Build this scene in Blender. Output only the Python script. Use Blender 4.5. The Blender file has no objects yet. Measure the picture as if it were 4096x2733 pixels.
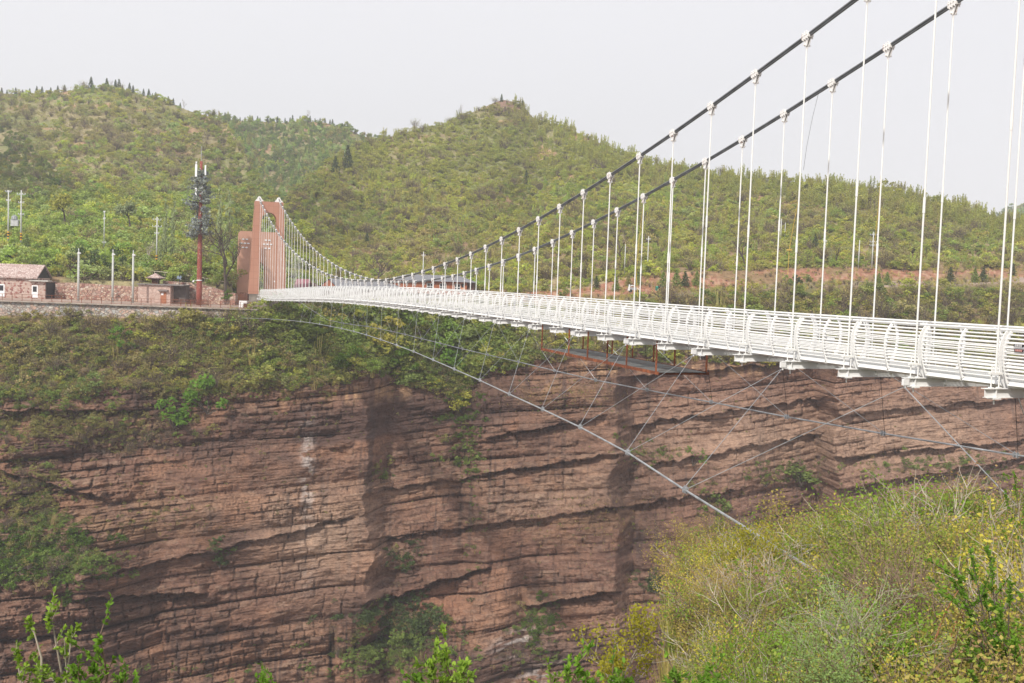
import bpy, bmesh, math, random
import numpy as np
from mathutils import Vector, Matrix
# ------------------------------------------------------------------ camera, light, exposure
scene = bpy.context.scene
col = scene.collection
F = 4200.72
CAM = np.array([-21.2328, -30.2631, 4.1979])
RR = np.array([[0.939056488510995, -0.3419753327758675, 0.03501118618719452],
               [-0.011708333786128247, 0.06997049517441342, 0.9974803480394991],
               [0.34356342399235734, 0.937100315642825, -0.061702286155098034]])
cam_d = bpy.data.cameras.new('camera'); cam = bpy.data.objects.new('camera', cam_d); col.objects.link(cam)
cam_d.sensor_width = 36.0; cam_d.lens = F / 4096 * 36; cam_d.clip_end = 12000; cam_d.clip_start = 0.1
M = Matrix(((RR[0][0], RR[1][0], -RR[2][0], CAM[0]), (RR[0][1], RR[1][1], -RR[2][1], CAM[1]), (RR[0][2], RR[1][2], -RR[2][2], CAM[2]), (0, 0, 0, 1)))
cam.matrix_world = M
scene.camera = cam
SUN = Vector((-0.85, -0.80, 1.0)).normalized()
elev = math.asin(SUN.z); azi = math.atan2(SUN.x, SUN.y)
w = bpy.data.worlds.new("World"); scene.world = w; w.use_nodes = True
nt = w.node_tree; nt.nodes.clear()
wo = nt.nodes.new('ShaderNodeOutputWorld'); bg = nt.nodes.new('ShaderNodeBackground'); sky = nt.nodes.new('ShaderNodeTexSky')
sky.sky_type = 'NISHITA'; sky.sun_disc = False; sky.sun_elevation = elev; sky.sun_rotation = azi
sky.air_density = 1.0; sky.dust_density = 6.0; sky.ozone_density = 1.0
mixw = nt.nodes.new('ShaderNodeMix'); mixw.data_type = 'RGBA'; mixw.inputs[0].default_value = 0.9
# thin even overcast laid over the clear sky
mixw.inputs[7].default_value = (9.5, 9.4, 9.65, 1)
nt.links.new(sky.outputs[0], mixw.inputs[6]); nt.links.new(mixw.outputs[2], bg.inputs[0])
bg.inputs[1].default_value = 0.1; nt.links.new(bg.outputs[0], wo.inputs[0])
sd = bpy.data.lights.new('sun', 'SUN'); so = bpy.data.objects.new('sun', sd); col.objects.link(so)
sd.energy = 3.8; sd.angle = math.radians(1.2); sd.color = (1.0, 0.95, 0.87)
so.rotation_euler = SUN.to_track_quat('Z', 'Y').to_euler()
vs = scene.view_settings; vs.view_transform = 'Standard'; vs.look = 'None'; vs.exposure = 0.1; vs.gamma = 1.0
scene.cycles.max_bounces = 5; scene.cycles.diffuse_bounces = 2; scene.cycles.glossy_bounces = 2
scene.cycles.transmission_bounces = 3; scene.cycles.transparent_max_bounces = 10

rng = np.random.default_rng(7); random.seed(7)
# ------------------------------------------------------------------ helpers
def at(x, y, d):
    v = np.array([(x - 2048) / F, -(y - 1366.5) / F, 1.0])
    return CAM + (RR.T @ v) * d
def atA(x, y, d):                       # arrays
    v = np.stack([(x - 2048) / F, -(y - 1366.5) / F, np.ones_like(x)], -1)
    return CAM + (v @ RR) * d[..., None]
def onX(x, y, X):
    v = RR.T @ np.array([(x - 2048) / F, -(y - 1366.5) / F, 1.0]); return CAM + v * (X - CAM[0]) / v[0]
def onY(x, y, Y):
    v = RR.T @ np.array([(x - 2048) / F, -(y - 1366.5) / F, 1.0]); return CAM + v * (Y - CAM[1]) / v[1]
def horizon(x): return 1035 + 0.035 * x
YAW = math.atan2(RR[0][1], RR[0][0])    # yaw of a thing that faces the camera
UX = np.array([math.cos(YAW), math.sin(YAW), 0]); VY = np.array([-math.sin(YAW), math.cos(YAW), 0])

def tag(o, label=None, cat=None, group=None, kind=None):
    if label: o['label'] = label
    if cat: o['category'] = cat
    if group: o['group'] = group
    if kind: o['kind'] = kind
    return o
def empty(name, loc, rz=0, label=None, cat=None, group=None):
    o = bpy.data.objects.new(name, None); col.objects.link(o); o.location = loc; o.rotation_euler = (0, 0, rz)
    return tag(o, label, cat, group)
def add_mesh(name, V, Fc, mat, parent=None, smooth=False, link=True):
    me = bpy.data.meshes.new(name)
    if isinstance(V, np.ndarray) and isinstance(Fc, np.ndarray):
        n = Fc.shape[1]; me.vertices.add(len(V)); me.vertices.foreach_set('co', V.astype(np.float32).ravel())
        me.loops.add(Fc.size); me.loops.foreach_set('vertex_index', Fc.astype(np.int32).ravel())
        me.polygons.add(len(Fc)); me.polygons.foreach_set('loop_start', np.arange(0, Fc.size, n, dtype=np.int32))
        me.update(calc_edges=True)
    else:
        me.from_pydata([tuple(v) for v in V], [], [tuple(f) for f in Fc]); me.update()
    for m in (mat if isinstance(mat, (list, tuple)) else [mat]): me.materials.append(m)
    if smooth: me.polygons.foreach_set('use_smooth', np.ones(len(me.polygons), dtype=bool))
    o = bpy.data.objects.new(name, me)
    if link: col.objects.link(o)
    if parent: o.parent = parent
    return o
class MB:
    def __init__(s): s.v = []; s.f = []; s.mi = []
    def _add(s, vs_, fs, mi=0):
        b = len(s.v); s.v += [tuple(map(float, v)) for v in vs_]; s.f += [tuple(b + i for i in f) for f in fs]; s.mi += [mi] * len(fs)
    def box(s, x0, y0, z0, x1, y1, z1, mi=0):
        s._add([(x0, y0, z0), (x1, y0, z0), (x1, y1, z0), (x0, y1, z0), (x0, y0, z1), (x1, y0, z1), (x1, y1, z1), (x0, y1, z1)],
               [(0, 3, 2, 1), (4, 5, 6, 7), (0, 1, 5, 4), (1, 2, 6, 5), (2, 3, 7, 6), (3, 0, 4, 7)], mi)
    def tube(s, pts, r, n=6, caps=True, mi=0):
        P = [np.array(p, float) for p in pts]
        rs = r if isinstance(r, (list, tuple, np.ndarray)) else [r] * len(P)
        t0 = P[-1] - P[0]; t0 = t0 / (np.linalg.norm(t0) + 1e-9)
        ref = np.array([0, 0, 1.0]) if abs(t0[2]) < 0.9 else np.array([1.0, 0, 0])
        vs_ = []
        for i, p in enumerate(P):
            t = P[min(i + 1, len(P) - 1)] - P[max(i - 1, 0)]; t = t / (np.linalg.norm(t) + 1e-9)
            a = np.cross(ref, t); a /= (np.linalg.norm(a) + 1e-9); b = np.cross(t, a)
            for j in range(n):
                an = 2 * math.pi * j / n; vs_.append(p + (a * math.cos(an) + b * math.sin(an)) * rs[i])
        fs = [(i * n + j, i * n + (j + 1) % n, (i + 1) * n + (j + 1) % n, (i + 1) * n + j) for i in range(len(P) - 1) for j in range(n)]
        if caps: fs += [tuple(range(n - 1, -1, -1)), tuple((len(P) - 1) * n + j for j in range(n))]
        s._add(vs_, fs, mi)
    def prism(s, prof, axis, a0, a1, mi=0):   # prof: list of 2D points; axis 'x','y' or 'z'
        n = len(prof)
        def mk(p, a):
            if axis == 'x': return (a, p[0], p[1])
            if axis == 'y': return (p[0], a, p[1])
            return (p[0], p[1], a)
        s._add([mk(p, a0) for p in prof] + [mk(p, a1) for p in prof],
               [tuple(range(n)), tuple(range(2 * n - 1, n - 1, -1))] + [(i, i + n, (i + 1) % n + n, (i + 1) % n) for i in range(n)], mi)
    def cone(s, c, r0, r1, h, n=8, mi=0): s.tube([c, (c[0], c[1], c[2] + h)], [r0, r1], n, True, mi)
    def quad(s, a, b, c, d, mi=0): s._add([a, b, c, d], [(0, 1, 2, 3)], mi)
    def build(s, name, mat, parent=None, smooth=False):
        o = add_mesh(name, s.v, s.f, mat, parent)
        bm = bmesh.new(); bm.from_mesh(o.data); bmesh.ops.recalc_face_normals(bm, faces=bm.faces); bm.to_mesh(o.data); bm.free()
        if isinstance(mat, (list, tuple)) and len(mat) > 1: o.data.polygons.foreach_set('material_index', np.array(s.mi, dtype=np.int32))
        if smooth:
            o.data.polygons.foreach_set('use_smooth', np.ones(len(o.data.polygons), dtype=bool))
        return o

# ------------------------------------------------------------------ materials
def nmat(name):
    m = bpy.data.materials.new(name); m.use_nodes = True; t = m.node_tree; t.nodes.clear()
    out = t.nodes.new('ShaderNodeOutputMaterial'); b = t.nodes.new('ShaderNodeBsdfPrincipled'); t.links.new(b.outputs[0], out.inputs[0])
    b.inputs['Roughness'].default_value = 0.8; b.inputs['Specular IOR Level'].default_value = 0.25
    return m, t, b, out
def noise(t, scale, detail=4, rough=0.55, vec=None, dist=0.0):
    n = t.nodes.new('ShaderNodeTexNoise'); n.inputs['Scale'].default_value = scale; n.inputs['Detail'].default_value = detail
    n.inputs['Roughness'].default_value = rough; n.inputs['Distortion'].default_value = dist
    if vec is not None: t.links.new(vec, n.inputs['Vector'])
    return n
def coords(t, sc=(1, 1, 1), kind='Object', rot=(0, 0, 0)):
    tc = t.nodes.new('ShaderNodeTexCoord'); mp = t.nodes.new('ShaderNodeMapping'); mp.inputs['Scale'].default_value = sc; mp.inputs['Rotation'].default_value = rot
    t.links.new(tc.outputs[kind], mp.inputs['Vector']); return mp.outputs[0]
def ramp(t, fac, stops):
    r = t.nodes.new('ShaderNodeValToRGB'); e = r.color_ramp.elements
    while len(e) < len(stops): e.new(0.5)
    for el, (p, c) in zip(e, stops): el.position = p; el.color = (*c, 1)
    t.links.new(fac, r.inputs[0]); return r.outputs[0]
def mixc(t, fac, a, b, mode='MIX'):
    m = t.nodes.new('ShaderNodeMix'); m.data_type = 'RGBA'; m.blend_type = mode
    for s, v in ((m.inputs[0], fac), (m.inputs[6], a), (m.inputs[7], b)):
        if hasattr(v, 'is_linked'): t.links.new(v, s)
        elif isinstance(v, (tuple, list)): s.default_value = (*v, 1)
        else: s.default_value = v
    return m.outputs[2]
def math_(t, op, a, b=None):
    m = t.nodes.new('ShaderNodeMath'); m.operation = op
    for s, v in ((m.inputs[0], a), (m.inputs[1], b)):
        if v is None: continue
        if hasattr(v, 'is_linked'): t.links.new(v, s)
        else: s.default_value = v
    return m.outputs[0]
def bump(t, b, h, strength, dist=0.1):
    n = t.nodes.new('ShaderNodeBump'); n.inputs['Strength'].default_value = strength; n.inputs['Distance'].default_value = dist
    t.links.new(h, n.inputs['Height']); t.links.new(n.outputs[0], b.inputs['Normal'])
def plain(name, c, rough=0.7, metal=0.0, var=0.15, scale=3.0, spec=0.25):
    m, t, b, o = nmat(name); n = noise(t, scale, 5, vec=coords(t))
    b.inputs['Roughness'].default_value = rough; b.inputs['Metallic'].default_value = metal; b.inputs['Specular IOR Level'].default_value = spec
    lo = tuple(max(0, x * (1 - var * 1.6)) for x in c); hi = tuple(min(1, x * (1 + var)) for x in c)
    t.links.new(ramp(t, n.outputs[0], [(0.3, lo), (0.7, hi)]), b.inputs['Base Color']); return m
def rusty(name, base, rust, amount, sc=(1, 1, 1), rough=0.45):
    m, t, b, o = nmat(name); v = coords(t, sc)
    n = noise(t, 2.2, 8, 0.7, v); f = ramp(t, n.outputs[0], [(amount, (0, 0, 0)), (amount + 0.07, (1, 1, 1))])
    n2 = noise(t, 0.7, 4, 0.6, v); c0 = ramp(t, n2.outputs[0], [(0.3, tuple(x * 0.93 for x in base)), (0.7, base)])
    t.links.new(mixc(t, f, c0, rust), b.inputs['Base Color']); b.inputs['Roughness'].default_value = rough
    return m
WHITE = rusty('white_paint', (0.80, 0.80, 0.79), (0.45, 0.27, 0.15), 0.675, (1.6, 1.6, 1.6))
WHITE_HANG = rusty('white_hanger_paint', (0.80, 0.80, 0.78), (0.42, 0.22, 0.09), 0.62, (0.8, 0.8, 0.55))
WHITE_CLAMP = rusty('white_cast_paint', (0.80, 0.78, 0.76), (0.34, 0.16, 0.10), 0.60, (2, 2, 2))
DECKM = plain('pale_deck_plate', (0.62, 0.63, 0.63), 0.5, 0, 0.06, 0.6)
CABLE = plain('dark_cable_sheath', (0.15, 0.16, 0.17), 0.35, 0.3, 0.2, 1.5, 0.5)
STEEL = plain('galvanised_rope', (0.44, 0.46, 0.48), 0.4, 0.5, 0.2, 2)
BLACKROPE = plain('dark_rope', (0.05, 0.045, 0.05), 0.6)
RUST = rusty('rusty_steel', (0.16, 0.055, 0.030), (0.30, 0.10, 0.045), 0.5, (2, 2, 2), 0.85)
GREYPLATE = rusty('weathered_grey_plate', (0.15, 0.155, 0.155), (0.13, 0.07, 0.05), 0.54, (1, 1, 1), 0.7)
def glassdeck():
    m = bpy.data.materials.new('frosted_deck_glass'); m.use_nodes = True; t = m.node_tree; t.nodes.clear(); out = t.nodes.new('ShaderNodeOutputMaterial')
    tr = t.nodes.new('ShaderNodeBsdfTransparent'); pb = t.nodes.new('ShaderNodeBsdfPrincipled'); pb.inputs['Base Color'].default_value = (.66, .68, .68, 1); pb.inputs['Roughness'].default_value = .25
    mx = t.nodes.new('ShaderNodeMixShader'); mx.inputs[0].default_value = .35; t.links.new(tr.outputs[0], mx.inputs[1]); t.links.new(pb.outputs[0], mx.inputs[2]); t.links.new(mx.outputs[0], out.inputs[0]); return m
OLDCONC = plain('weathered_concrete', (0.27, 0.235, 0.20), 0.9, 0, 0.3, 1.0)
CONC = plain('concrete', (0.50, 0.48, 0.44), 0.9, 0, 0.15, 1.2)
POLEM = plain('concrete_pole', (0.52, 0.53, 0.50), 0.85, 0, 0.1, 1.0)
WOODY = plain('bark', (0.095, 0.075, 0.06), 0.95, 0, 0.3, 4)
PALEBARK = plain('pale_bark', (0.40, 0.35, 0.28), 0.95, 0, 0.3, 4)
TWIG = plain('brown_twigs', (0.20, 0.14, 0.10), 0.95, 0, 0.3, 4)
YROPE = plain('yellow_rope', (0.50, 0.36, 0.10), 0.8)
DARKM = plain('dark_opening', (0.03, 0.03, 0.035), 0.5)
WHITEP = plain('white_panel', (0.80, 0.81, 0.82), 0.5, 0, 0.04)
BROWNW = plain('brown_timber', (0.12, 0.05, 0.03), 0.8, 0, 0.3)
def pinktower():
    m, t, b, o = nmat('rose_rendered_stone'); v = coords(t)
    br = t.nodes.new('ShaderNodeTexBrick'); mp = coords(t, (1, 1, 1), 'Object', (math.radians(90), 0, 0)); t.links.new(mp, br.inputs[0])
    br.inputs['Color1'].default_value = (0.44, 0.215, 0.145, 1); br.inputs['Color2'].default_value = (0.46, 0.235, 0.16, 1); br.inputs['Mortar'].default_value = (0.28, 0.13, 0.09, 1)
    br.inputs['Scale'].default_value = 1.0; br.inputs['Mortar Size'].default_value = 0.018; br.inputs['Brick Width'].default_value = 0.8; br.inputs['Row Height'].default_value = 1.15; br.offset = 0
    n = noise(t, 0.5, 5, 0.6, v); c = mixc(t, math_(t, 'MULTIPLY', n.outputs[0], 0.5), br.outputs[0], (0.40, 0.20, 0.14)); t.links.new(c, b.inputs['Base Color']); return m
PINK = pinktower()
def masonry(name, scale, cols, mortar, sc=(1, 1, 1.25)):
    m, t, b, o = nmat(name); v = coords(t, sc); n0 = noise(t, 1.2, 2, vec=v)
    vm = t.nodes.new('ShaderNodeVectorMath'); vm.operation = 'MULTIPLY_ADD'; t.links.new(n0.outputs['Color'], vm.inputs[0]); vm.inputs[1].default_value = (0.25,) * 3; t.links.new(v, vm.inputs[2])
    vo = t.nodes.new('ShaderNodeTexVoronoi'); vo.inputs['Scale'].default_value = scale; t.links.new(vm.outputs[0], vo.inputs['Vector'])
    ve = t.nodes.new('ShaderNodeTexVoronoi'); ve.feature = 'DISTANCE_TO_EDGE'; ve.inputs['Scale'].default_value = scale; t.links.new(vm.outputs[0], ve.inputs['Vector'])
    sep = t.nodes.new('ShaderNodeSeparateColor'); t.links.new(vo.outputs['Color'], sep.inputs[0])
    c = ramp(t, sep.outputs[0], cols); e = ramp(t, ve.outputs['Distance'], [(0.02, (0, 0, 0)), (0.09, (1, 1, 1))])
    t.links.new(mixc(t, e, mortar, c), b.inputs['Base Color']); bump(t, b, e, 0.6, 0.08); return m
STONEP = masonry('pink_rubble_masonry', 2.2, [(0.0, (0.22, 0.10, 0.085)), (0.3, (0.40, 0.22, 0.17)), (0.55, (0.55, 0.42, 0.32)), (0.8, (0.34, 0.20, 0.17)), (1.0, (0.60, 0.52, 0.44))], (0.20, 0.13, 0.10))
STONEG = masonry('grey_rubble_masonry', 2.0, [(0.0, (0.24, 0.18, 0.16)), (0.35, (0.44, 0.40, 0.34)), (0.6, (0.35, 0.36, 0.36)), (0.8, (0.46, 0.30, 0.23)), (1.0, (0.56, 0.53, 0.47))], (0.15, 0.12, 0.10))
STONEH = masonry('house_stonework', 2.4, [(0.0, (0.22, 0.08, 0.07)), (0.3, (0.34, 0.15, 0.12)), (0.45, (0.50, 0.36, 0.30)), (1.0, (0.52, 0.40, 0.35))], (0.50, 0.40, 0.35))
SLATE = masonry('pale_stone_slates', 2.6, [(0.0, (0.40, 0.27, 0.24)), (0.5, (0.56, 0.44, 0.40)), (1.0, (0.66, 0.56, 0.52))], (0.25, 0.16, 0.14), (1, 2, 2))

def leafmat(name, colr, inst=True, trans=0.35, var=0.22):
    m = bpy.data.materials.new(name); m.use_nodes = True; t = m.node_tree; t.nodes.clear()
    out = t.nodes.new('ShaderNodeOutputMaterial'); df = t.nodes.new('ShaderNodeBsdfDiffuse'); tr = t.nodes.new('ShaderNodeBsdfTranslucent'); mx = t.nodes.new('ShaderNodeMixShader')
    mx.inputs[0].default_value = trans
    if inst:
        a = t.nodes.new('ShaderNodeAttribute'); a.attribute_type = 'INSTANCER'; a.attribute_name = 'tint'; c0 = a.outputs['Color']
    else:
        r = t.nodes.new('ShaderNodeRGB'); r.outputs[0].default_value = (*colr, 1); c0 = r.outputs[0]
    g = t.nodes.new('ShaderNodeNewGeometry'); rnd = g.outputs['Random Per Island']
    v = ramp(t, rnd, [(0.0, (1 - var,) * 3), (0.5, (1, 1, 1)), (1.0, (1 + var, 1 + var * 0.9, 1))])
    c = mixc(t, 1.0, c0, v, 'MULTIPLY'); t.links.new(c, df.inputs[0])
    c2 = mixc(t, 1.0, c, (1.15, 1.25, 0.6), 'MULTIPLY'); t.links.new(c2, tr.inputs[0])
    t.links.new(df.outputs[0], mx.inputs[1]); t.links.new(tr.outputs[0], mx.inputs[2]); t.links.new(mx.outputs[0], out.inputs[0]); return m
LEAF_I = leafmat('leaves_tinted', None, True)
TWIG_I = plain('shrub_twigs', (0.17, 0.13, 0.10), 0.95, 0, 0.3, 2)
# ------------------------------------------------------------------ terrain
def vnoise(x, y, seed=0):                # smooth value noise, arrays
    xi = np.floor(x).astype(np.int64); yi = np.floor(y).astype(np.int64); fx = x - xi; fy = y - yi
    fx = fx * fx * (3 - 2 * fx); fy = fy * fy * (3 - 2 * fy)
    def h(a, b): return hsh(a, b, seed)
    return (h(xi, yi) * (1 - fx) + h(xi + 1, yi) * fx) * (1 - fy) + (h(xi, yi + 1) * (1 - fx) + h(xi + 1, yi + 1) * fx) * fy
def hsh(a, b, seed=0):
    n = (a.astype(np.uint64) * np.uint64(374761393) + b.astype(np.uint64) * np.uint64(668265263) + np.uint64(seed * 974634777 + 12345)) & np.uint64(0xFFFFFFFF)
    n = ((n ^ (n >> np.uint64(13))) * np.uint64(1274126177)) & np.uint64(0xFFFFFFFF)
    n = ((n ^ (n >> np.uint64(15))) * np.uint64(2246822519)) & np.uint64(0xFFFFFFFF)
    return ((n ^ (n >> np.uint64(16))) & np.uint64(0xFFFFFF)).astype(float) / float(0xFFFFFF)
def fbm(x, y, seed=0, oct=4):
    s = 0; a = 0.5; t = 0
    for i in range(oct): s = s + a * vnoise(x * 2 ** i + 17.3 * i, y * 2 ** i + 5.1 * i, seed + i); t += a; a *= 0.5
    return s / t
def sstep(a, b, x): t = np.clip((x - a) / (b - a), 0, 1); return t * t * (3 - 2 * t)

def seg(keys_by_row, counts):            # keys_by_row: (rows, ...cols) -> refined rows with linear blend
    out = []
    for i, n in enumerate(counts):
        for j in range(n):
            t = j / n; out.append(keys_by_row[i] * (1 - t) + keys_by_row[i + 1] * t)
    out.append(keys_by_row[-1]); return np.array(out)

def grid_mesh(name, P, mat, attrs, smooth=True, kind='structure'):
    R_, C_ = P.shape[:2]
    idx = np.arange(R_ * C_).reshape(R_, C_)
    Fc = np.stack([idx[:-1, :-1], idx[1:, :-1], idx[1:, 1:], idx[:-1, 1:]], -1).reshape(-1, 4)
    o = add_mesh(name, P.reshape(-1, 3), Fc, mat, None, smooth)
    for k, v in attrs.items():
        if v.ndim == 3:
            a = o.data.attributes.new(k, 'FLOAT_COLOR', 'POINT')
            rgba = np.ones((R_ * C_, 4), np.float32); rgba[:, :3] = v.reshape(-1, 3); a.data.foreach_set('color', rgba.ravel())
        else:
            a = o.data.attributes.new(k, 'FLOAT', 'POINT'); a.data.foreach_set('value', v.astype(np.float32).ravel())
    if kind: o['kind'] = kind
    return o

# key columns of the near cliff, slope and terraces: photo column -> ten (row, distance) pairs
def plat(x): return [(horizon(x) + 6.8 * F / 205, 205), (horizon(x) + 6.8 * F / 188, 188), (horizon(x) + 6.8 * F / 173, 173)]
KEYS = {
 -1400: plat(-1400) + [(1215, 171.5), (1380, 166), (1600, 160), (1900, 157), (2300, 149), (2740, 145), (3800, 138)],
 0: plat(0) + [(1262, 171.5), (1400, 166), (1600, 161), (1850, 158.5), (2270, 151), (2740, 147), (3800, 142)],
 400: plat(400) + [(1265, 171.5), (1400, 167), (1570, 163), (1900, 160), (2290, 152), (2740, 150), (3800, 146)],
 640: plat(640) + [(1262, 171.8), (1390, 168), (1570, 164), (1900, 161), (2290, 158), (2740, 156), (3800, 152)],
 1000: plat(1000) + [(1262, 172), (1390, 169), (1550, 165), (1900, 163), (2290, 162), (2740, 160), (3800, 155)],
 1300: [(1210, 215), (1222, 186), (1233, 181), (1250, 178), (1370, 174), (1520, 167), (1850, 165.5), (2270, 164), (2740, 162), (3800, 157)],
 1470: [(1205, 215), (1222, 188), (1233, 184), (1250, 181), (1370, 176), (1500, 167.5), (1850, 166), (2270, 164.5), (2740, 162), (3800, 157)],
 1545: [(1205, 215), (1222, 188), (1233, 184), (1250, 181), (1370, 177), (1500, 174), (1850, 173), (2270, 170.5), (2740, 165), (3800, 158)],
 1700: [(1195, 215), (1220, 192), (1233, 188), (1250, 185), (1380, 181), (1540, 177), (1850, 176), (2270, 173), (2740, 164), (3800, 158)],
 1840: [(1185, 215), (1220, 195), (1233, 191), (1250, 188), (1400, 184), (1620, 179), (1850, 177), (2270, 174), (2740, 162), (3800, 158)],
 1930: [(1180, 215), (1220, 197), (1233, 193), (1250, 190), (1380, 184), (1500, 177), (1850, 175), (2270, 172), (2740, 164), (3800, 158)],
 2100: [(1170, 215), (1215, 202), (1225, 196), (1250, 192), (1360, 185), (1450, 178), (1800, 176), (2270, 174), (2740, 168), (3800, 160)],
 2300: [(1160, 215), (1215, 206), (1225, 199), (1250, 195), (1350, 187), (1430, 179), (1660, 177), (2270, 173), (2740, 169), (3800, 162)],
 2455: [(1125, 218), (1190, 208), (1205, 202), (1240, 198), (1340, 189), (1430, 179), (1660, 177.5), (2270, 174), (2740, 170), (3800, 163)],
 2520: [(1115, 218), (1185, 208), (1200, 202), (1240, 198), (1340, 189), (1430, 186), (1660, 185), (2270, 180), (2740, 172), (3800, 165)],
 2700: [(1090, 222), (1165, 213), (1182, 206), (1215, 201), (1330, 193), (1430, 187.5), (1750, 186), (2270, 180), (2740, 176), (3800, 170)],
 3000: [(1082, 230), (1140, 221), (1160, 214), (1195, 209), (1330, 199), (1440, 191), (1750, 189), (2270, 186), (2740, 182), (3800, 176)],
 3270: [(1070, 236), (1125, 226), (1145, 220), (1190, 213), (1340, 203), (1450, 197), (1750, 196), (2270, 193), (2740, 187), (3800, 180)],
 3350: [(1070, 237), (1122, 227), (1145, 221), (1190, 214), (1345, 203), (1460, 187), (1750, 186), (2270, 184), (2740, 181), (3800, 175)],
 3700: [(1082, 243), (1125, 232), (1142, 227), (1190, 219), (1360, 207), (1500, 192), (1800, 190), (2270, 188), (2740, 185), (3800, 178)],
 4096: [(1072, 250), (1108, 240), (1125, 234), (1180, 225), (1380, 211), (1550, 198), (1800, 195), (2270, 192), (2740, 188), (3800, 180)],
 5600: [(1110, 285), (1150, 275), (1165, 268), (1220, 258), (1420, 240), (1600, 226), (1850, 222), (2300, 218), (2740, 214), (3800, 200)],
}
xs = np.concatenate([np.linspace(-1400, -150, 60, endpoint=False), np.linspace(-150, 4250, 1340, endpoint=False), np.linspace(4250, 5600, 60)])
kx = np.array(sorted(KEYS)); KY = np.array([[KEYS[k][r][0] for k in kx] for r in range(10)]); KD = np.array([[KEYS[k][r][1] for k in kx] for r in range(10)])
KYc = np.array([np.interp(xs, kx, KY[r]) for r in range(10)]); KDc = np.array([np.interp(xs, kx, KD[r]) for r in range(10)])
def wob(x, amp, freq, seed): return (fbm(x * freq, x * 0 + 3.3, seed, 4) - 0.5) * 2 * amp
KYc[5] += wob(xs, 42, 1 / 75., 3); KYc[4] += wob(xs, 15, 1 / 90., 4); KYc[3] += wob(xs, 5, 1 / 60., 5)
cnt = [5, 8, 6, 46, 60, 130, 165, 170, 20]
YG = seg(KYc, cnt); XG = np.repeat(xs[None, :], YG.shape[0], 0)
# corners of the cliff wander from side to side on their way down
XW = XG + (fbm(YG / 130, XG / 500, 71, 3) - .5) * 90 * sstep(1380, 1560, YG) + (fbm(YG / 22, XG / 60, 72, 3) - .5) * 12 * sstep(1380, 1560, YG)
KB = np.array([np.interp(XW.ravel(), kx, KD[r]).reshape(XW.shape) for r in range(10)])
brow = np.concatenate([[0], np.cumsum(cnt)]); rr_ = np.arange(YG.shape[0]); bi = np.clip(np.searchsorted(brow, rr_, side='right') - 1, 0, 8); bt = (rr_ - brow[bi]) / np.array(cnt)[bi]
DG = np.array([KB[bi[i], i] * (1 - bt[i]) + KB[bi[i] + 1, i] * bt[i] for i in range(YG.shape[0])]); del KB
bnd = np.concatenate([[0], np.cumsum(cnt)])          # first row of every band
TOPR = bnd[5]
P0 = atA(XG, YG, DG)
U = P0 @ UX; Z = P0[..., 2]
rowi = np.repeat(np.arange(YG.shape[0])[:, None], YG.shape[1], 1)
rockband = sstep(bnd[5] - 14, bnd[5] + 2, rowi) * 1.0
slopeband = sstep(bnd[3], bnd[3] + 12, rowi) * (1 - rockband)
# strata: beds dip gently to the left; every bed sticks out by its own amount and breaks into blocks
zt = Z - 0.105 * U + 1.6 * (fbm(U / 22, Z / 22, 11, 3) - .5)
def bed_layers(zt, U, mean, seed, lenm, warp):
    wz = zt / mean + (fbm(zt / (mean * 3.1), U * 0 + 1.7, seed + 9, 3) - 0.5) * warp
    k = np.floor(wz); f = wz - k
    uo = U / lenm + 13.7 * hsh(k.astype(np.int64) + 5000, np.zeros_like(k, dtype=np.int64) + 3, seed) + (fbm(U / 5, zt / 3, seed + 2, 2) - .5) * 0.14
    b = np.floor(uo); fb = uo - b
    o = 0.62 * hsh(k.astype(np.int64) + 5000, np.zeros_like(k, dtype=np.int64) + 1, seed) + 0.38 * hsh(k.astype(np.int64) + 5000, b.astype(np.int64) + 5000, seed + 1)
    joint = np.minimum(fb, 1 - fb) * lenm
    return k, f, b, o, joint
k1, f1, b1, o1, j1 = bed_layers(zt, U, 5.6, 21, 13, 2.2)
k2, f2, b2, o2, j2 = bed_layers(zt, U, 1.25, 31, 4.5, 1.2)
k3, f3, b3, o3, j3 = bed_layers(zt, U, 0.42, 41, 1.7, 0.8)
butt = (fbm(U / 17, zt / 60, 51, 3) - 0.5)
fine = fbm(U / 1.1, zt / 0.45, 61, 4) - 0.5
part = sstep(0.47, 0.58, fbm(U / 14, zt * 0 + k1 * 3.7, 78, 3))                     # a parting opens and closes along the face
crev = np.exp(-(f1 * 5.6 / 0.15) ** 2) * part
# upright fractures break the beds into ragged pillars and blocks
I_ = lambda a: a.astype(np.int64) + 5000
zero_ = np.zeros_like(k1, dtype=np.int64)
uc = U / (1.4 + 2.2 * hsh(I_(k2), zero_ + 5, 80)) + 7 * hsh(I_(k2), zero_ + 6, 80) + (fbm(U / 5, zt / 3, 80, 2) - .5) * .35
blk = hsh(np.floor(uc).astype(np.int64) + 9000, I_(k2), 82)
uc2 = U / (0.5 + 0.9 * hsh(I_(k3), zero_ + 5, 83)) + 9 * hsh(I_(k3), zero_ + 6, 83) + (fbm(U / 3, zt / 2, 83, 2) - .5) * .4
blk2 = hsh(np.floor(uc2).astype(np.int64) + 9000, I_(k3), 85)
crag = sstep(0.42, 0.62, fbm(U / 10, zt / 7, 86, 3))                                 # where the face is shattered rather than smooth
mid_ = fbm(U / 4.5, zt / 2.6, 87, 4) - .5
disp = 1.35 * (o1 - 0.5) + (.3 + .6 * crag) * (o2 - 0.5) + 0.24 * (o3 - 0.5) + 5.6 * butt + 1.8 * (fbm(U / 7, zt / 5, 52, 3) - .5) + 1.6 * mid_ + 0.45 * fine - 1.1 * crev
disp += (0.25 + 0.9 * crag) * (0.55 * (blk - .5) + 0.32 * (blk2 - .5))
def edge(a): f_ = a - np.floor(a); return np.minimum(f_, 1 - f_)
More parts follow.
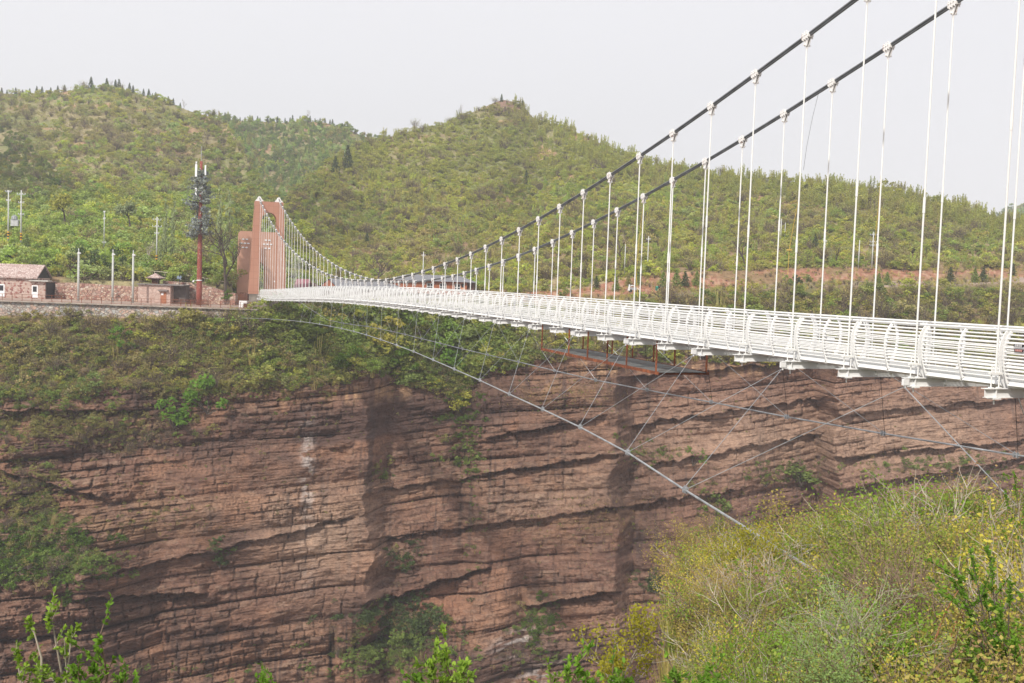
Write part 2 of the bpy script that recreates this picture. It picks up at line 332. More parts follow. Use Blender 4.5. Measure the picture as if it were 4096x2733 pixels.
ck = np.maximum(np.exp(-(edge(uc) * 2.2 / .10) ** 2), np.exp(-(edge(f2) * 1.25 / .09) ** 2) * (blk > .35)) * sstep(.45, .6, fbm(U / 6, zt / 4, 88, 3))
ck2 = np.exp(-(edge(uc2) * .9 / .07) ** 2) * sstep(.48, .62, fbm(U / 4, zt / 3, 89, 3))
lam = np.exp(-(f3 * .42 / .06) ** 2) * sstep(.50, .62, fbm(U / 5, zt * 0 + k3 * 2.3, 90, 2))
pill = (1 - np.abs(2 * f1 - 1) ** 3) * .8 + (1 - np.abs(2 * f2 - 1) ** 3) * .22 * (.3 + crag) + (1 - np.abs(2 * f3 - 1) ** 2) * .06
disp += pill - .30 * ck - .14 * ck2 - .12 * lam
rough_left = 1.0 + 0.9 * sstep(750, 250, XG) * sstep(1500, 1700, YG) + 0.5 * sstep(2350, 2600, YG)
disp *= rough_left
# marked ledges and hollows of this cliff (photo column, row) -> lateral shape in metres
def blob(x0, y0, sx, sy, tilt=0.0): dy = YG - y0 - tilt * (XG - x0); return np.exp(-((XG - x0) / sx) ** 2 - (dy / sy) ** 2)
def ledge(x0, x1, y0, y1, out, hgt=55):
    out = out * 1.45               # overhanging lip with shade under it
    t = (XG - x0) / (x1 - x0); yy = y0 + (y1 - y0) * t + (fbm(XG / 40, XG * 0, 91, 3) - .5) * 26
    m = sstep(-0.04, 0.05, t) * sstep(1.04, 0.95, t); dy = YG - yy
    return m * out * (np.where(dy < 0, np.exp(dy / hgt), -0.8 * np.exp(-dy / (hgt * 0.35))))
sculpt = 0.0
sculpt = sculpt + ledge(300, 1400, 2330, 2070, 0.8) + ledge(300, 820, 2400, 2370, 1.4, 70) + ledge(0, 420, 1880, 2000, 1.2)
sculpt = sculpt + ledge(1500, 1950, 1960, 1900, 0.7) + ledge(1930, 2480, 1895, 1810, 1.1) + ledge(1950, 2420, 1750, 1660, 1.0)
sculpt = sculpt + ledge(1450, 1800, 2420, 2320, 1.1) + ledge(2100, 2480, 2420, 2360, 2.0, 60) + ledge(1700, 1960, 2340, 2270, 1.2)
sculpt = sculpt + ledge(2500, 3300, 1700, 1590, 0.9) + ledge(2600, 3290, 1860, 1730, 0.8) + ledge(3350, 4100, 1830, 1760, 1.1) + ledge(3350, 4100, 1960, 1830, 1.0)
sculpt = sculpt + ledge(3350, 4100, 1660, 1590, 0.8) + ledge(0, 560, 1640, 1650, 1.0, 40) + ledge(2500, 3300, 1500, 1440, 1.2, 40) + ledge(1500, 3000, 2160, 1950, .8)
sculpt = sculpt - 2.6 * blob(1690, 2440, 150, 90, -0.2) - 2.2 * blob(2150, 2400, 90, 45, -.1) + 2.5 * blob(2030, 2380, 50, 120)
sculpt = sculpt + 3.0 * blob(600, 2060, 330, 130, -0.05) - 2.0 * blob(60, 1900, 90, 60) - 2.5 * blob(1860, 1950, 60, 350) + 2.6 * blob(2230, 1580, 180, 70)
sculpt = sculpt - 1.6 * blob(1330, 2620, 14, 120, 0) - 1.4 * blob(1420, 2600, 8, 110)
steps = rockband
outc = sstep(0.56, 0.66, fbm(U / 6, Z / 2.0, 101, 4)) * slopeband                                   # outcrops in the bushy slope
soilbump = (fbm(U / 5, Z / 3, 111, 4) - .5) * 1.6 * slopeband
dd = (disp + sculpt) * steps + outc * (0.9 * (o2 - 0.3) + 0.5 * (o3 - 0.5)) + soilbump
dd = dd + (fbm(U / 3, Z / 1.2, 121, 4) - 0.5) * 0.8 * sstep(bnd[1] - 2, bnd[1], rowi) * 0 + 0.0
bankm = sstep(2000, 2150, XG) * (rowi < bnd[1]) * (rowi > 0)
dd = dd + bankm * (fbm(U / 2.5, Z / 1.2, 131, 4) - 0.5) * 1.8
DG2 = DG - dd
P = atA(XG, YG, DG2)
# stone and soil colours, with sunlit parts of the cliff painted in
def C3(c): return np.array(c)[None, None, :]
def lerp(a, b, t): return a + (b - a) * t[..., None]
hk1 = hsh(k1.astype(np.int64) + 5000, np.zeros_like(k1, dtype=np.int64) + 8, 5); hk2 = hsh(k2.astype(np.int64) + 5000, b2.astype(np.int64) + 5000, 6); hk3 = hsh(k3.astype(np.int64) + 5000, b3.astype(np.int64) + 5000, 7)
rock = C3((0.345, 0.200, 0.130)) + 0 * P
rock = lerp(rock, C3((0.205, 0.112, 0.086)), sstep(0.45, 0.95, hk1) * 0.8)
rock = lerp(rock, C3((0.310, 0.195, 0.140)), sstep(0.55, 0.0, hk1) * 0.5)
rock = lerp(rock, C3((0.185, 0.100, 0.078)), sstep(0.5, 1.0, hk2) * 0.5)
rock = lerp(rock, C3((0.36, 0.25, 0.185)), sstep(0.72, 1.0, hk3) * 0.45)
rock = lerp(rock, C3((0.12, 0.070, 0.056)), sstep(0.6, 1.0, blk) * 0.35)
rock = lerp(rock, C3((0.34, 0.235, 0.17)), sstep(0.65, 1.0, blk2) * crag * 0.5)
rock = lerp(rock, C3((0.14, 0.082, 0.066)), sstep(0.30, 0.0, hk3) * 0.45)
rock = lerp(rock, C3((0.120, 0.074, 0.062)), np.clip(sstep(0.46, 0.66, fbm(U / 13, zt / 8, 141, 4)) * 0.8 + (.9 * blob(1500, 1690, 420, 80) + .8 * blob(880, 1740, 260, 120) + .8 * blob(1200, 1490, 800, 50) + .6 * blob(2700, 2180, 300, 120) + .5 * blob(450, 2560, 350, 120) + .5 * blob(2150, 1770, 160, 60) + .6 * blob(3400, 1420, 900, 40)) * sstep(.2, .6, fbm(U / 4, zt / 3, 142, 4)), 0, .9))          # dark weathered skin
rock = lerp(rock, C3((0.37, 0.20, 0.125)), sstep(0.60, 0.78, fbm(U / 5, zt / 4, 151, 3)) * 0.6)              # fresh orange faces
rock = lerp(rock, C3((0.35, 0.20, 0.145)), sstep(2450, 2800, XG) * sstep(1440, 1520, YG) * 0.5)  # right part of the face painted towards its sunlit tan
streak = sstep(0.60, 0.75, fbm(U / 0.8, Z / 14, 161, 3)) * sstep(0.45, 0.6, fbm(U / 14, Z / 8, 162, 2))
rock = lerp(rock, C3((0.085, 0.065, 0.062)), streak * 0.55)
stainm = blob(1230, 1980, 26, 260, -0.0) * sstep(0.42, 0.6, fbm(U / 1.0, Z / 0.8, 171, 3)) + blob(2080, 2560, 90, 50, -.4) * sstep(0.45, 0.6, fbm(U / 2, zt / .5, 172, 3)) + .7 * blob(2150, 2700, 100, 40, -.3) * sstep(0.45, 0.6, fbm(U / 2, zt / .5, 173, 3))
rock = lerp(rock, C3((0.56, 0.50, 0.47)), np.clip(stainm * 1.3, 0, 1) * 0.85)
ob = 1.2 * blob(430, 1700, 190, 50) + 1.1 * blob(1400, 1575, 420, 34, -0.06) + 1.1 * blob(2850, 1475, 360, 30, 0.02) + 1.0 * blob(2400, 1470, 90, 36)
rock = lerp(rock, C3((0.50, 0.345, 0.25)), np.clip(.9 * blob(2320, 2490, 170, 80) + blob(1270, 2150, 230, 190) + .8 * blob(3000, 1750, 500, 160) + .8 * blob(3700, 1750, 350, 200) + .6 * blob(2200, 2000, 300, 60, -.15), 0, 1) * .75)  # sunlit patches painted as paler rock: bright blocks and the right side
pil = sstep(0.35, 0.6, fbm(U / 0.9, Z / 5, 181, 3))
rock = lerp(rock, lerp(C3((0.50, 0.31, 0.18)) + 0 * P, C3((0.24, 0.14, 0.10)), pil), np.clip(ob, 0, 1) * 0.85)
rock = lerp(rock, C3((0.40, 0.19, 0.115)), np.clip(blob(1700, 2450, 160, 90, -.2) + .8 * blob(2280, 2480, 170, 70), 0, 1) * 0.7)
rock = lerp(rock, C3((0.055, 0.045, 0.042)), np.exp(-(j1 / 0.08) ** 2) * 0.12)
dk_ = np.clip(.42 * ck + .28 * ck2 + .22 * lam + .38 * crev, 0, .7); rock = lerp(rock, C3((0.075, 0.050, 0.042)), dk_)
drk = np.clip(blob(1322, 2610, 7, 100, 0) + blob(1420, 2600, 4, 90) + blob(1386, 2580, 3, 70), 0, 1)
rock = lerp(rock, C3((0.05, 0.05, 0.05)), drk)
drygrass = lerp(C3((0.20, 0.14, 0.085)) + 0 * P, C3((0.27, 0.205, 0.11)), fbm(U / 2, Z / 2, 191, 4))
drygrass = lerp(drygrass, C3((0.14, 0.15, 0.06)), sstep(0.45, 0.65, fbm(U / 4, Z / 4, 192, 4)) * 0.7)
rock = lerp(rock, C3((0.33, 0.20, 0.11)), np.clip(blob(2240, 1570, 170, 55) + blob(2350, 2080, 260, 90, -.1) * .55 + blob(500, 2080, 260, 100) * .8, 0, 1) * sstep(0.35, 0.55, fbm(U / 1.5, Z / 1.2, 193, 4)) * .8)
rock = rock * .92
soil = lerp(drygrass, rock, outc)
red = lerp(C3((0.33, 0.155, 0.10)) + 0 * P, C3((0.44, 0.28, 0.19)), sstep(0.4, 0.7, fbm(U / 0.8, Z / 0.5, 194, 4)))
red = lerp(red, C3((0.24, 0.17, 0.09)), sstep(0.42, 0.58, fbm(U / 9, Z / 2.0, 195, 3)) * .85)
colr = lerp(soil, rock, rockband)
redm = (rowi <= bnd[1]) * sstep(2030, 2120, XG) * 1.0
colr = lerp(colr, red, redm)
shelf = (rowi > bnd[1]) * (rowi <= bnd[2]) * 1.0
pave = lerp(C3((0.44, 0.35, 0.30)) + 0 * P, C3((0.36, 0.27, 0.22)), fbm(U / 2, P0[..., 1] / 2, 196, 3))
pavem = np.where(XG < 1010, (rowi <= bnd[2] + 1) * 1.0, shelf * sstep(3350, 3500, XG) * .9 + shelf * (XG < 3350) * 0.25)
colr = lerp(colr, pave, pavem)
del hk1, hk2, hk3, streak, stainm, ob, pil
def groundmat(name, nscale, stretch, bstr, bdist):
    m, t, b, o = nmat(name); a = t.nodes.new('ShaderNodeAttribute'); a.attribute_name = 'tint'
    v = coords(t, stretch); n = noise(t, nscale, 9, 0.68, v); n2 = noise(t, nscale * 5, 5, 0.6, v)
    f = ramp(t, n.outputs[0], [(0.30, (0.55, 0.52, 0.52)), (0.5, (1, 1, 1)), (0.72, (1.28, 1.25, 1.22))])
    f2 = ramp(t, n2.outputs[0], [(0.3, (0.72,) * 3), (0.7, (1.18,) * 3)])
    t.links.new(mixc(t, 1.0, mixc(t, 1.0, a.outputs['Color'], f, 'MULTIPLY'), f2, 'MULTIPLY'), b.inputs['Base Color'])
    b.inputs['Roughness'].default_value = 0.95; b.inputs['Specular IOR Level'].default_value = 0.1
    s = math_(t, 'ADD', n.outputs[0], math_(t, 'MULTIPLY', n2.outputs[0], 0.4)); bump(t, b, s, bstr, bdist); return m
ROCKM = groundmat('layered_sandstone', 0.7, (0.8, 0.8, 2.0), 1.0, 0.6)
SOILM = groundmat('dry_grass_and_earth', 0.8, (1, 1, 1), 0.6, 0.3)
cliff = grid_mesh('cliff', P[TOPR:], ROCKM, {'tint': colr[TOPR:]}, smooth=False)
slope = grid_mesh('canyon_slope', P[:TOPR + 1], SOILM, {'tint': colr[:TOPR + 1]})
PA, XA, YA = P, XG, YG

# hills: photo column -> ridge (row, distance) and foot (row, distance)
def hill(name, ridge, foot, n_rows, step, seed, x0, x1, ex, base_fn, amp):
    hx = np.arange(x0, x1 + 1, step, dtype=float)
    rk = np.array(sorted(ridge)); ry = np.interp(hx, rk, [ridge[k][0] for k in rk]); rd = np.interp(hx, rk, [ridge[k][1] for k in rk])
    fk = np.array(sorted(foot)); fy = np.interp(hx, fk, [foot[k][0] for k in fk]); fd = np.interp(hx, fk, [foot[k][1] for k in fk])
    ry = ry + wob(hx, 6, 1 / 70., seed)
    t = np.linspace(0, 1, n_rows)[:, None]                       # 0 ridge, 1 foot
    y = ry + (fy - ry) * t; d = fd + (rd - fd) * (1 - t) ** ex
    X = np.repeat(hx[None], n_rows, 0)
    spur = (fbm(X / 330 + y / 900, y / 700, seed + 1, 4) - 0.5) * amp + (fbm(X / 60, y / 50, seed + 2, 4) - .5) * amp * .18
    d = d * (1 + spur * np.sin(np.pi * np.clip(t, 0, 1)) ** 0.6)
    Pm = atA(X, y, d)
    crest = Pm[0].copy(); away = VY[None, :]
    b1_ = crest + away * 9 + np.array([0, 0, -12.0]); b2_ = crest + away * 60 + np.array([0, 0, -50.0]); b2_[:, 2] = np.maximum(b2_[:, 2], -2); b3_ = crest + away * 260; b3_[:, 2] = -6
    sk = Pm[-1].copy(); sk[:, 2] -= 7
    full = np.concatenate([b3_[None], b2_[None], b1_[None], Pm, sk[None]], 0)
    Xf = np.concatenate([X[:1]] * 3 + [X, X[-1:]], 0); yf = np.concatenate([y[:1]] * 3 + [y, y[-1:]], 0)
    c = base_fn(full, Xf, yf)
    o = grid_mesh(name, full, SOILM, {'tint': c})
    return o, Pm, X, y
def soilcol(Pf, X, y):
    uu = Pf @ UX; vv = Pf @ VY; zz = Pf[..., 2]
    c = lerp(C3((0.27, 0.22, 0.12)) + 0 * Pf, C3((0.33, 0.29, 0.16)), fbm(uu / 9, zz / 6, 201, 4))
    c = lerp(c, C3((0.20, 0.215, 0.085)), sstep(0.42, 0.62, fbm(uu / 14, zz / 9, 202, 4)) * 0.85)
    c = lerp(c, C3((0.42, 0.25, 0.16)), sstep(0.62, 0.72, fbm(uu / 12, zz / 4, 203, 4)) * 0.8)
    ter = sstep(930, 1010, y) * sstep(1250, 1400, X); band = sstep(.5, .75, vnoise(zz / 1.3 + fbm(uu / 20, zz, 205, 2) * 1.5, zz * 0, 204))
    c = lerp(c, lerp(C3((0.30, 0.20, 0.12)) + 0 * Pf, C3((0.42, 0.33, 0.20)), band), ter * .8)
    top = np.exp(-((X - 2020) / 70) ** 2 - ((y - 425) / 30) ** 2)
    return lerp(c, C3((0.27, 0.17, 0.13)), np.clip(top * 1.5, 0, 1))
B_ridge = {1040: (1080, 240), 1100: (900, 270), 1150: (800, 300), 1200: (745, 325), 1300: (660, 350), 1400: (600, 375), 1500: (565, 395), 1600: (538, 405), 1700: (510, 412), 1800: (487, 420), 1900: (446, 425), 1960: (420, 428), 1990: (407, 430), 2010: (402, 430), 2060: (408, 430), 2100: (432, 428), 2130: (468, 425), 2200: (492, 415), 2300: (530, 405), 2400: (573, 395), 2500: (618, 385), 2600: (662, 375), 2700: (675, 368), 2850: (700, 355), 3000: (712, 345), 3200: (735, 338), 3400: (755, 330), 3600: (772, 325), 3750: (812, 322), 3900: (845, 318), 4000: (880, 315), 4096: (900, 315), 4500: (960, 320), 5600: (1060, 340)}
B_foot = {k: (KEYS[k][0][0] + 4, KEYS[k][0][1]) for k in kx if k >= 1300}; B_foot[1040] = (1200, 212)
hillB, PB, XB, YB = hill('center_hill', B_ridge, B_foot, 170, 7, 301, 1040, 5600, 1.0, soilcol, 0.16)
C_ridge = {-1400: (420, 430), 0: (378, 430), 200: (372, 430), 370: (352, 430), 480: (360, 430), 620: (392, 425), 760: (445, 420), 850: (470, 415), 900: (495, 410), 950: (560, 390), 1000: (660, 360), 1060: (760, 330), 1120: (850, 300), 1200: (960, 265)}
C_foot = {x: (horizon(x) + 3.4 * F / 189, 189) for x in (-1400, 0, 600, 915)}; C_foot.update({x: (horizon(x) + 6.7 * F / 206, 206) for x in (940, 1200)})
hillC, PC, XC, YC = hill('left_hill', C_ridge, C_foot, 170, 7, 401, -1400, 1200, 1.05, soilcol, 0.18)
D_ridge = {700: (520, 560), 850: (480, 550), 900: (476, 550), 1000: (486, 550), 1100: (492, 550), 1200: (484, 550), 1300: (490, 550), 1400: (520, 545), 1450: (545, 545), 1520: (562, 545), 1700: (640, 545)}
D_foot = {700: (1080, 330), 1700: (1080, 330)}
hillD, PD, XD, YD = hill('back_hill', D_ridge, D_foot, 60, 10, 501, 700, 1700, 1.0, soilcol, 0.12)
# faint far mountain beyond the right ridge, and the flat country behind everything
E_ridge = {3800: (960, 1500), 4000: (860, 1500), 4096: (812, 1500), 4300: (760, 1500), 4700: (800, 1500), 5400: (900, 1500), 5800: (1150, 1500)}
hillE, PE, XE, YE = hill('far_mountain', E_ridge, {3800: (1180, 1200), 5800: (1240, 1200)}, 20, 25, 601, 3800, 5800, 1.0, soilcol, 0.05)
pl = []
for i, ang in enumerate(np.linspace(-75, 75, 41)):
    a = math.radians(ang)
    dv = VY * math.cos(a) + UX * math.sin(a)
    for r in (470, 1200, 9000): pl.append(np.array([CAM[0], CAM[1], 0]) + dv * r + np.array([0, 0, -7.0]))
fc = [(i * 3 + j, (i + 1) * 3 + j, (i + 1) * 3 + j + 1, i * 3 + j + 1) for i in range(40) for j in range(2)]
gp = add_mesh('ground', pl, fc, plain('far_fields', (0.14, 0.15, 0.08), 0.95, 0, 0.3, 0.01)); gp['kind'] = 'structure'
# canyon floor
mb = MB(); c0 = at(2048, 3500, 90); mb.quad(*[(CAM + VY * v + UX * u) * np.array([1, 1, 0]) + np.array([0, 0, -84.0]) for u, v in ((-300, -60), (400, -60), (400, 260), (-300, 260))])
fl = mb.build('canyon_floor', plain('canyon_floor_scree', (0.20, 0.15, 0.11), 0.95, 0, 0.3, 0.3)); fl['kind'] = 'structure'
# near bank under the camera
gu = np.linspace(-45, 62, 215); gv = np.linspace(-30, 50, 161); GU, GV = np.meshgrid(gu, gv)
def bank_edge(u): return np.clip(6.3 * u, 7.5, 30) + wob(u, 1.0, 0.4, 12)
def bank_z(u, v):
    e = bank_edge(u); z = np.where(v < 2, 2.55 - 0.02 * v, 2.51 - 0.6 * (v - 2)); z = np.where(v > 6.5, -0.19 - 0.17 * (v - 6.5), z) + (fbm(u / 3, v / 3, 701, 3) - .5) * 0.6 * sstep(4, 7, v)
    return z - np.maximum(v - e, 0) * 4.0 - sstep(0, 1.5, v - e) * 1.0
GZ = np.maximum(bank_z(GU, GV), -86)
PN = np.array([CAM[0], CAM[1], 0]) + GU[..., None] * UX + GV[..., None] * VY + GZ[..., None] * np.array([0, 0, 1.0])
def bankcol(u, v):
    c = lerp(C3((0.22, 0.15, 0.10)) + 0 * PN, C3((0.16, 0.12, 0.08)), fbm(u, v, 711, 3)); return lerp(lerp(c, C3((0.10, 0.12, 0.045)), sstep(.45, .65, fbm(u / 1.5, v / 1.5, 712, 3))), C3((0.20, 0.125, 0.09)), sstep(-.2, .8, v - bank_edge(u)))
nb = grid_mesh('near_bank', PN, SOILM, {'tint': bankcol(GU, GV)})
# ------------------------------------------------------------------ suspension bridge
S = 3.0; W = 3.334
CZ = [12.57, 11.82, 11.09, 10.39, 9.73, 9.11, 8.51, 7.95, 7.42, 6.92, 6.45, 6.02, 5.61, 5.25, 4.93, 4.63, 4.34, 4.09, 3.88, 3.69, 3.54, 3.43, 3.36, 3.3, 3.27, 3.27, 3.3, 3.36, 3.47, 3.6, 3.76, 3.97, 4.2, 4.46, 4.75, 5.08, 5.44, 5.82, 6.23, 6.68, 7.17, 7.69, 8.23, 8.81, 9.44, 10.09, 10.77, 11.48, 12.22, 13.0, 13.83, 14.68, 15.54]
def cz(k):
    if k < 0: return 12.57 - 0.765 * k + 0.0175 * k * k
    i = int(min(k, 51)); return CZ[i] * (1 - (k - i)) + CZ[i + 1] * (k - i)
BC = [1.19673727, -1.47683346, -1.63856036, 0.0626053, 0.80202729]
def bz(k):
    q = (max(k, -4) - 24) / 28.; return sum(c * q ** i for i, c in enumerate(BC))
bridge = empty('suspension_bridge', (W / 2, 76, 0), 0, 'long white steel suspension footbridge crossing the red rock canyon to a rose stone tower', 'bridge')
BO = Vector((-W / 2, -76, 0))
def bpart(mb, name, mat, parent=bridge, smooth=False):
    o = mb.build(name, mat, parent, smooth)
    if parent is bridge: o.location = BO
    return o
K0 = -4
yn = -12.2                                    # face of the near tower, outside the picture
for X in (0, W):                              # main cables: three strands bound together
    mb = MB(); pts = [(X, yn, 15.95)] + [(X, k * S, cz(k)) for k in range(K0, 53)] + [(X, 157.9, 16.35)]
    pts[1] = (X, K0 * S + .4, cz(K0))
    for dx, dz in ((-0.036, 0.02), (0.036, 0.02), (0, -0.04)):
        mb.tube([(p[0] + dx, p[1], p[2] + dz) for p in pts], 0.043, 8)
    bpart(mb, 'main_cable', CABLE, smooth=True)
# hangers with their clamps
def slope_at(k): return (cz(k + .5) - cz(k - .5)) / S
def hanger_mesh(k):
    mb = MB(); z0 = bz(k) + 0.42; z1 = cz(k) - 0.28
    r = 0.027; pts = [(0, 0, z0), (0, 0, z1)]
    if z1 - z0 > 2.4:
        zt_ = z0 + (z1 - z0) * (0.32 + 0.22 * ((k * 7) % 5) / 5); mb.tube(pts, r, 7); mb.tube([(0, 0, zt_), (0, 0, zt_ + .45)], r * 1.45, 7)
    else: mb.tube(pts, r, 7)
    mb.box(-0.20, -0.045, z0 - 0.06, 0.20, 0.045, z0)                     # yoke plate over the two rods
    for x in (-0.13, 0.13): mb.tube([(x, 0, bz(k)), (x, 0, z0 + .16)], 0.018, 6); mb.box(x - .05, -.05, bz(k) + .004, x + .05, .05, bz(k) + .03)
    mb.tube([(0, 0, bz(k) - 0.42), (0, 0, bz(k) - .24)], 0.02, 6)
    return mb
def clamp_mesh(k):
    mb = MB(); s = slope_at(k); an = math.atan(s); ca, sa = math.cos(an), math.sin(an)
    def R2(y, z): return (y * ca - z * sa, y * sa + z * ca + cz(k))
    body = [R2(*p) for p in ((-.17, .085), (.17, .085), (.19, -.03), (.17, -.10), (-.17, -.10), (-.19, -.03))]
    mb.prism(body, 'x', -0.11, 0.11)
    for sx in (-1, 1):                                                   # ribs, studs and cheek plates
        for j in (-1, 0, 1):
            for zz in (.115, -.125):
                a = R2(j * .11, zz - .02); b = R2(j * .11, zz + .02); mb.tube([(sx * .10, a[0], a[1]), (sx * .10, b[0], b[1])], .022, 6)
            a = R2(j * .11, .02); mb.tube([(sx * .105, a[0], a[1]), (sx * .15, a[0], a[1])], .02, 6)
    tri = [R2(-.15, -.09), R2(.15, -.09)] + [(0.055, cz(k) - .34), (-.02, cz(k) - .37), (-0.06, cz(k) - .34)]
    for x in (-.06, .035): mb.prism(tri, 'x', x, x + .025)
    mb.tube([(-.13, 0, cz(k) - .31), (.13, 0, cz(k) - .31)], .028, 7)
    mb.tube([(0, 0, cz(k) - .42), (0, 0, cz(k) - .30)], .036, 7)
    return mb
kh = list(range(-3, 53)); extra_h = MB(); ncount = 0
order = [(k, X) for k in kh for X in (0, W)]
for k, X in order:
    hm = hanger_mesh(k); cm = clamp_mesh(k)
    if ncount < 100:
        h = bpart(hm, 'hanger', WHITE_HANG, smooth=False); h.location = BO + Vector((X, k * S, 0))
        c = cm.build('clamp', WHITE_CLAMP, h); ncount += 1
    else:
        for m_ in (hm, cm): extra_h._add([(v[0] + X, v[1] + k * S, v[2]) for v in m_.v], m_.f)
o = bpart(extra_h, 'hanger', WHITE_HANG); o['kind'] = 'stuff'
# cross beams (I sections) with end plates, brackets for the wind stays on every second one
for k in range(-4, 53):
    mb = MB(); z = bz(k); y = k * S; x0, x1 = -0.36, W + 0.36
    if k > 50: x0, x1 = -0.25, W + .25
    mb.box(x0, y - .10, z - .016, x1, y + .10, z); mb.box(x0 + .03, y - .007, z - .236, x1 - .03, y + .007, z - .016); mb.box(x0 + .06, y - .09, z - .25, x1 - .06, y + .09, z - .236)
    for x in (0, W, W * .33, W * .66): mb.box(x - .006, y - .085, z - .236, x + .006, y + .085, z - .016)
    for x in (0, W): mb.box(x - .13, y - .11, z - .285, x + .13, y + .11, z - .25)
    if k % 2 == 0:
        for x in (x0 + .02, x1 - .02): mb.box(x - .10, y - .10, z - .21, x + .10, y - .015, z - .03); mb.tube([(x, y - .05, z - .3), (x, y - .05, z - .12)], .03, 6)
    bpart(mb, 'cross_beam', WHITE)
# deck
DX0, DX1 = 0.47, W - 0.47
mb = MB(); ksd = np.arange(-4, 52.7, 0.5)
for a, b in zip(ksd[:-1], ksd[1:]):
    ya, yb, za, zb = a * S, b * S, bz(a) + .17, bz(b) + .17
    mb._add([(DX0, ya, za), (DX1, ya, za), (DX1, yb, zb), (DX0, yb, zb), (DX0, ya, za - .05), (DX1, ya, za - .05), (DX1, yb, zb - .05), (DX0, yb, zb - .05)], [(0, 1, 2, 3), (7, 6, 5, 4), (0, 3, 7, 4), (1, 5, 6, 2)])
bpart(mb, 'deck', glassdeck())
mb = MB()                                     # stringers under the deck
for X in (DX0 + .25, W / 2, DX1 - .25):
    for a, b in zip(ksd[:-1], ksd[1:]):
        ya, yb, za, zb = a * S, b * S, bz(a) + .118, bz(b) + .118
        mb._add([(X - .04, ya, za), (X + .04, ya, za), (X + .04, yb, zb), (X - .04, yb, zb), (X - .04, ya, za - .11), (X + .04, ya, za - .11), (X + .04, yb, zb - .11), (X - .04, yb, zb - .11)], [(0, 1, 2, 3), (7, 6, 5, 4), (0, 3, 7, 4), (1, 5, 6, 2)])
bpart(mb, 'stringer', WHITE)
# edge boxes: two faceted steel boxes per bay along each side of the deck
def mir(x, side): return x if side == 0 else W - x
for side in (0, 1):
    mb = MB(); prof = [(0.50, .175), (0.40, .185), (0.27, .085), (0.40, .02), (0.50, .02)]
    for k in range(-4, 52):
        for h in (0, 1):
            ya = (k + h * .5) * S + .13; yb = (k + h * .5 + .5) * S - (.13 if h else .05)
            if h: ya = (k + .5) * S + .05
            ka, kb = ya / S, yb / S; n = len(prof)
            mb._add([(mir(p[0], side), ya, bz(ka) + p[1]) for p in prof] + [(mir(p[0], side), yb, bz(kb) + p[1]) for p in prof],
                    [tuple(range(n)), tuple(range(2 * n - 1, n - 1, -1))] + [(i, i + n, (i + 1) % n + n, (i + 1) % n) for i in range(n)])
    bpart(mb, 'edge_box', WHITE)
# railing: bowed plate posts carrying round rails
PROF = [(0.50, -0.005), (0.43, .06), (0.36, .17), (0.275, .36), (0.205, .58), (0.175, .82), (0.19, 1.06), (0.245, 1.26), (0.335, 1.42), (0.385, 1.47)]
def prof_x(zr):
    zs_ = [p[1] for p in PROF]; return float(np.interp(zr, zs_, [p[0] for p in PROF]))
def post(mb, k, dy, side, th):
    y = k * S + dy; z = bz(y / S); n = len(PROF); wd = 0.05; vs_ = []
    for i, (x, zr) in enumerate(PROF):
        a = PROF[max(i - 1, 0)]; b = PROF[min(i + 1, n - 1)]; tx, tz = b[0] - a[0], b[1] - a[1]; L = math.hypot(tx, tz); nx, nz = -tz / L, tx / L
        wdi = wd * (1.35 if i < 3 else 1.0)
        for sgn in (-1, 1): vs_.append((mir(x + nx * wdi * sgn, side), z + zr + nz * wdi * sgn))
    v3 = [(p[0], y - th / 2, p[1]) for p in vs_] + [(p[0], y + th / 2, p[1]) for p in vs_]; m = 2 * n; fs = []
    for i in range(n - 1):
        a, b, c, d = 2 * i, 2 * i + 1, 2 * i + 3, 2 * i + 2
        fs += [(a, b, c, d), (m + d, m + c, m + b, m + a), (a, d, m + d, m + a), (b, m + b, m + c, c)]
    fs += [(0, m, m + 1, 1), (2 * n - 2, 2 * n - 1, m + 2 * n - 1, m + 2 * n - 2)]
    mb._add(v3, fs); mb.tube([(mir(.39, side), y, z + 1.45), (mir(.39, side), y, z + 1.52)], .028, 6)
RZ = [.16, .27, .375, .47, .56, .65, .745, .845, .955, 1.07, 1.185, 1.30, 1.40]
def rails(mb, k, side):
    n = 6 if k < 14 else 4
    ya, yb = k * S + .055, (k + 1) * S - .055
    for zr in RZ:
        x = mir(prof_x(zr), side); r = .0235
        mb.tube([(x, ya, bz(ya / S) + zr), (x, (ya + yb) / 2, bz((ya + yb) / 2 / S) + zr), (x, yb, bz(yb / S) + zr)], r, n)
    x = mir(.39, side); mb.tube([(x, ya - .05, bz(ya / S) + 1.53), (x, yb + .05, bz(yb / S) + 1.53)], .034, 8 if k < 14 else 5)
extra_p = MB(); cnt_p = 0
for k in range(-4, 52):
    for side in (0, 1):
        if cnt_p < 100:
            mb = MB(); rails(mb, k, side)
            if k >= 12:
                for dy, th in ((.07, .022), (S / 2, .04), (S - .07, .022)): post(mb, k, dy, side, th)
            rp = bpart(mb, 'railing_panel', WHITE); cnt_p += 1
            if k < 12:
                for dy, th in ((.07, .022), (S / 2, .035), (S - .07, .022)):
                    pm = MB(); post(pm, k, dy, side, th); pm.build('post', WHITE, rp)
        else:
            rails(extra_p, k, side)
            for dy, th in ((.07, .022), (S / 2, .04), (S - .07, .022)): post(extra_p, k, dy, side, th)
o = bpart(extra_p, 'railing_panel', WHITE); o['kind'] = 'stuff'
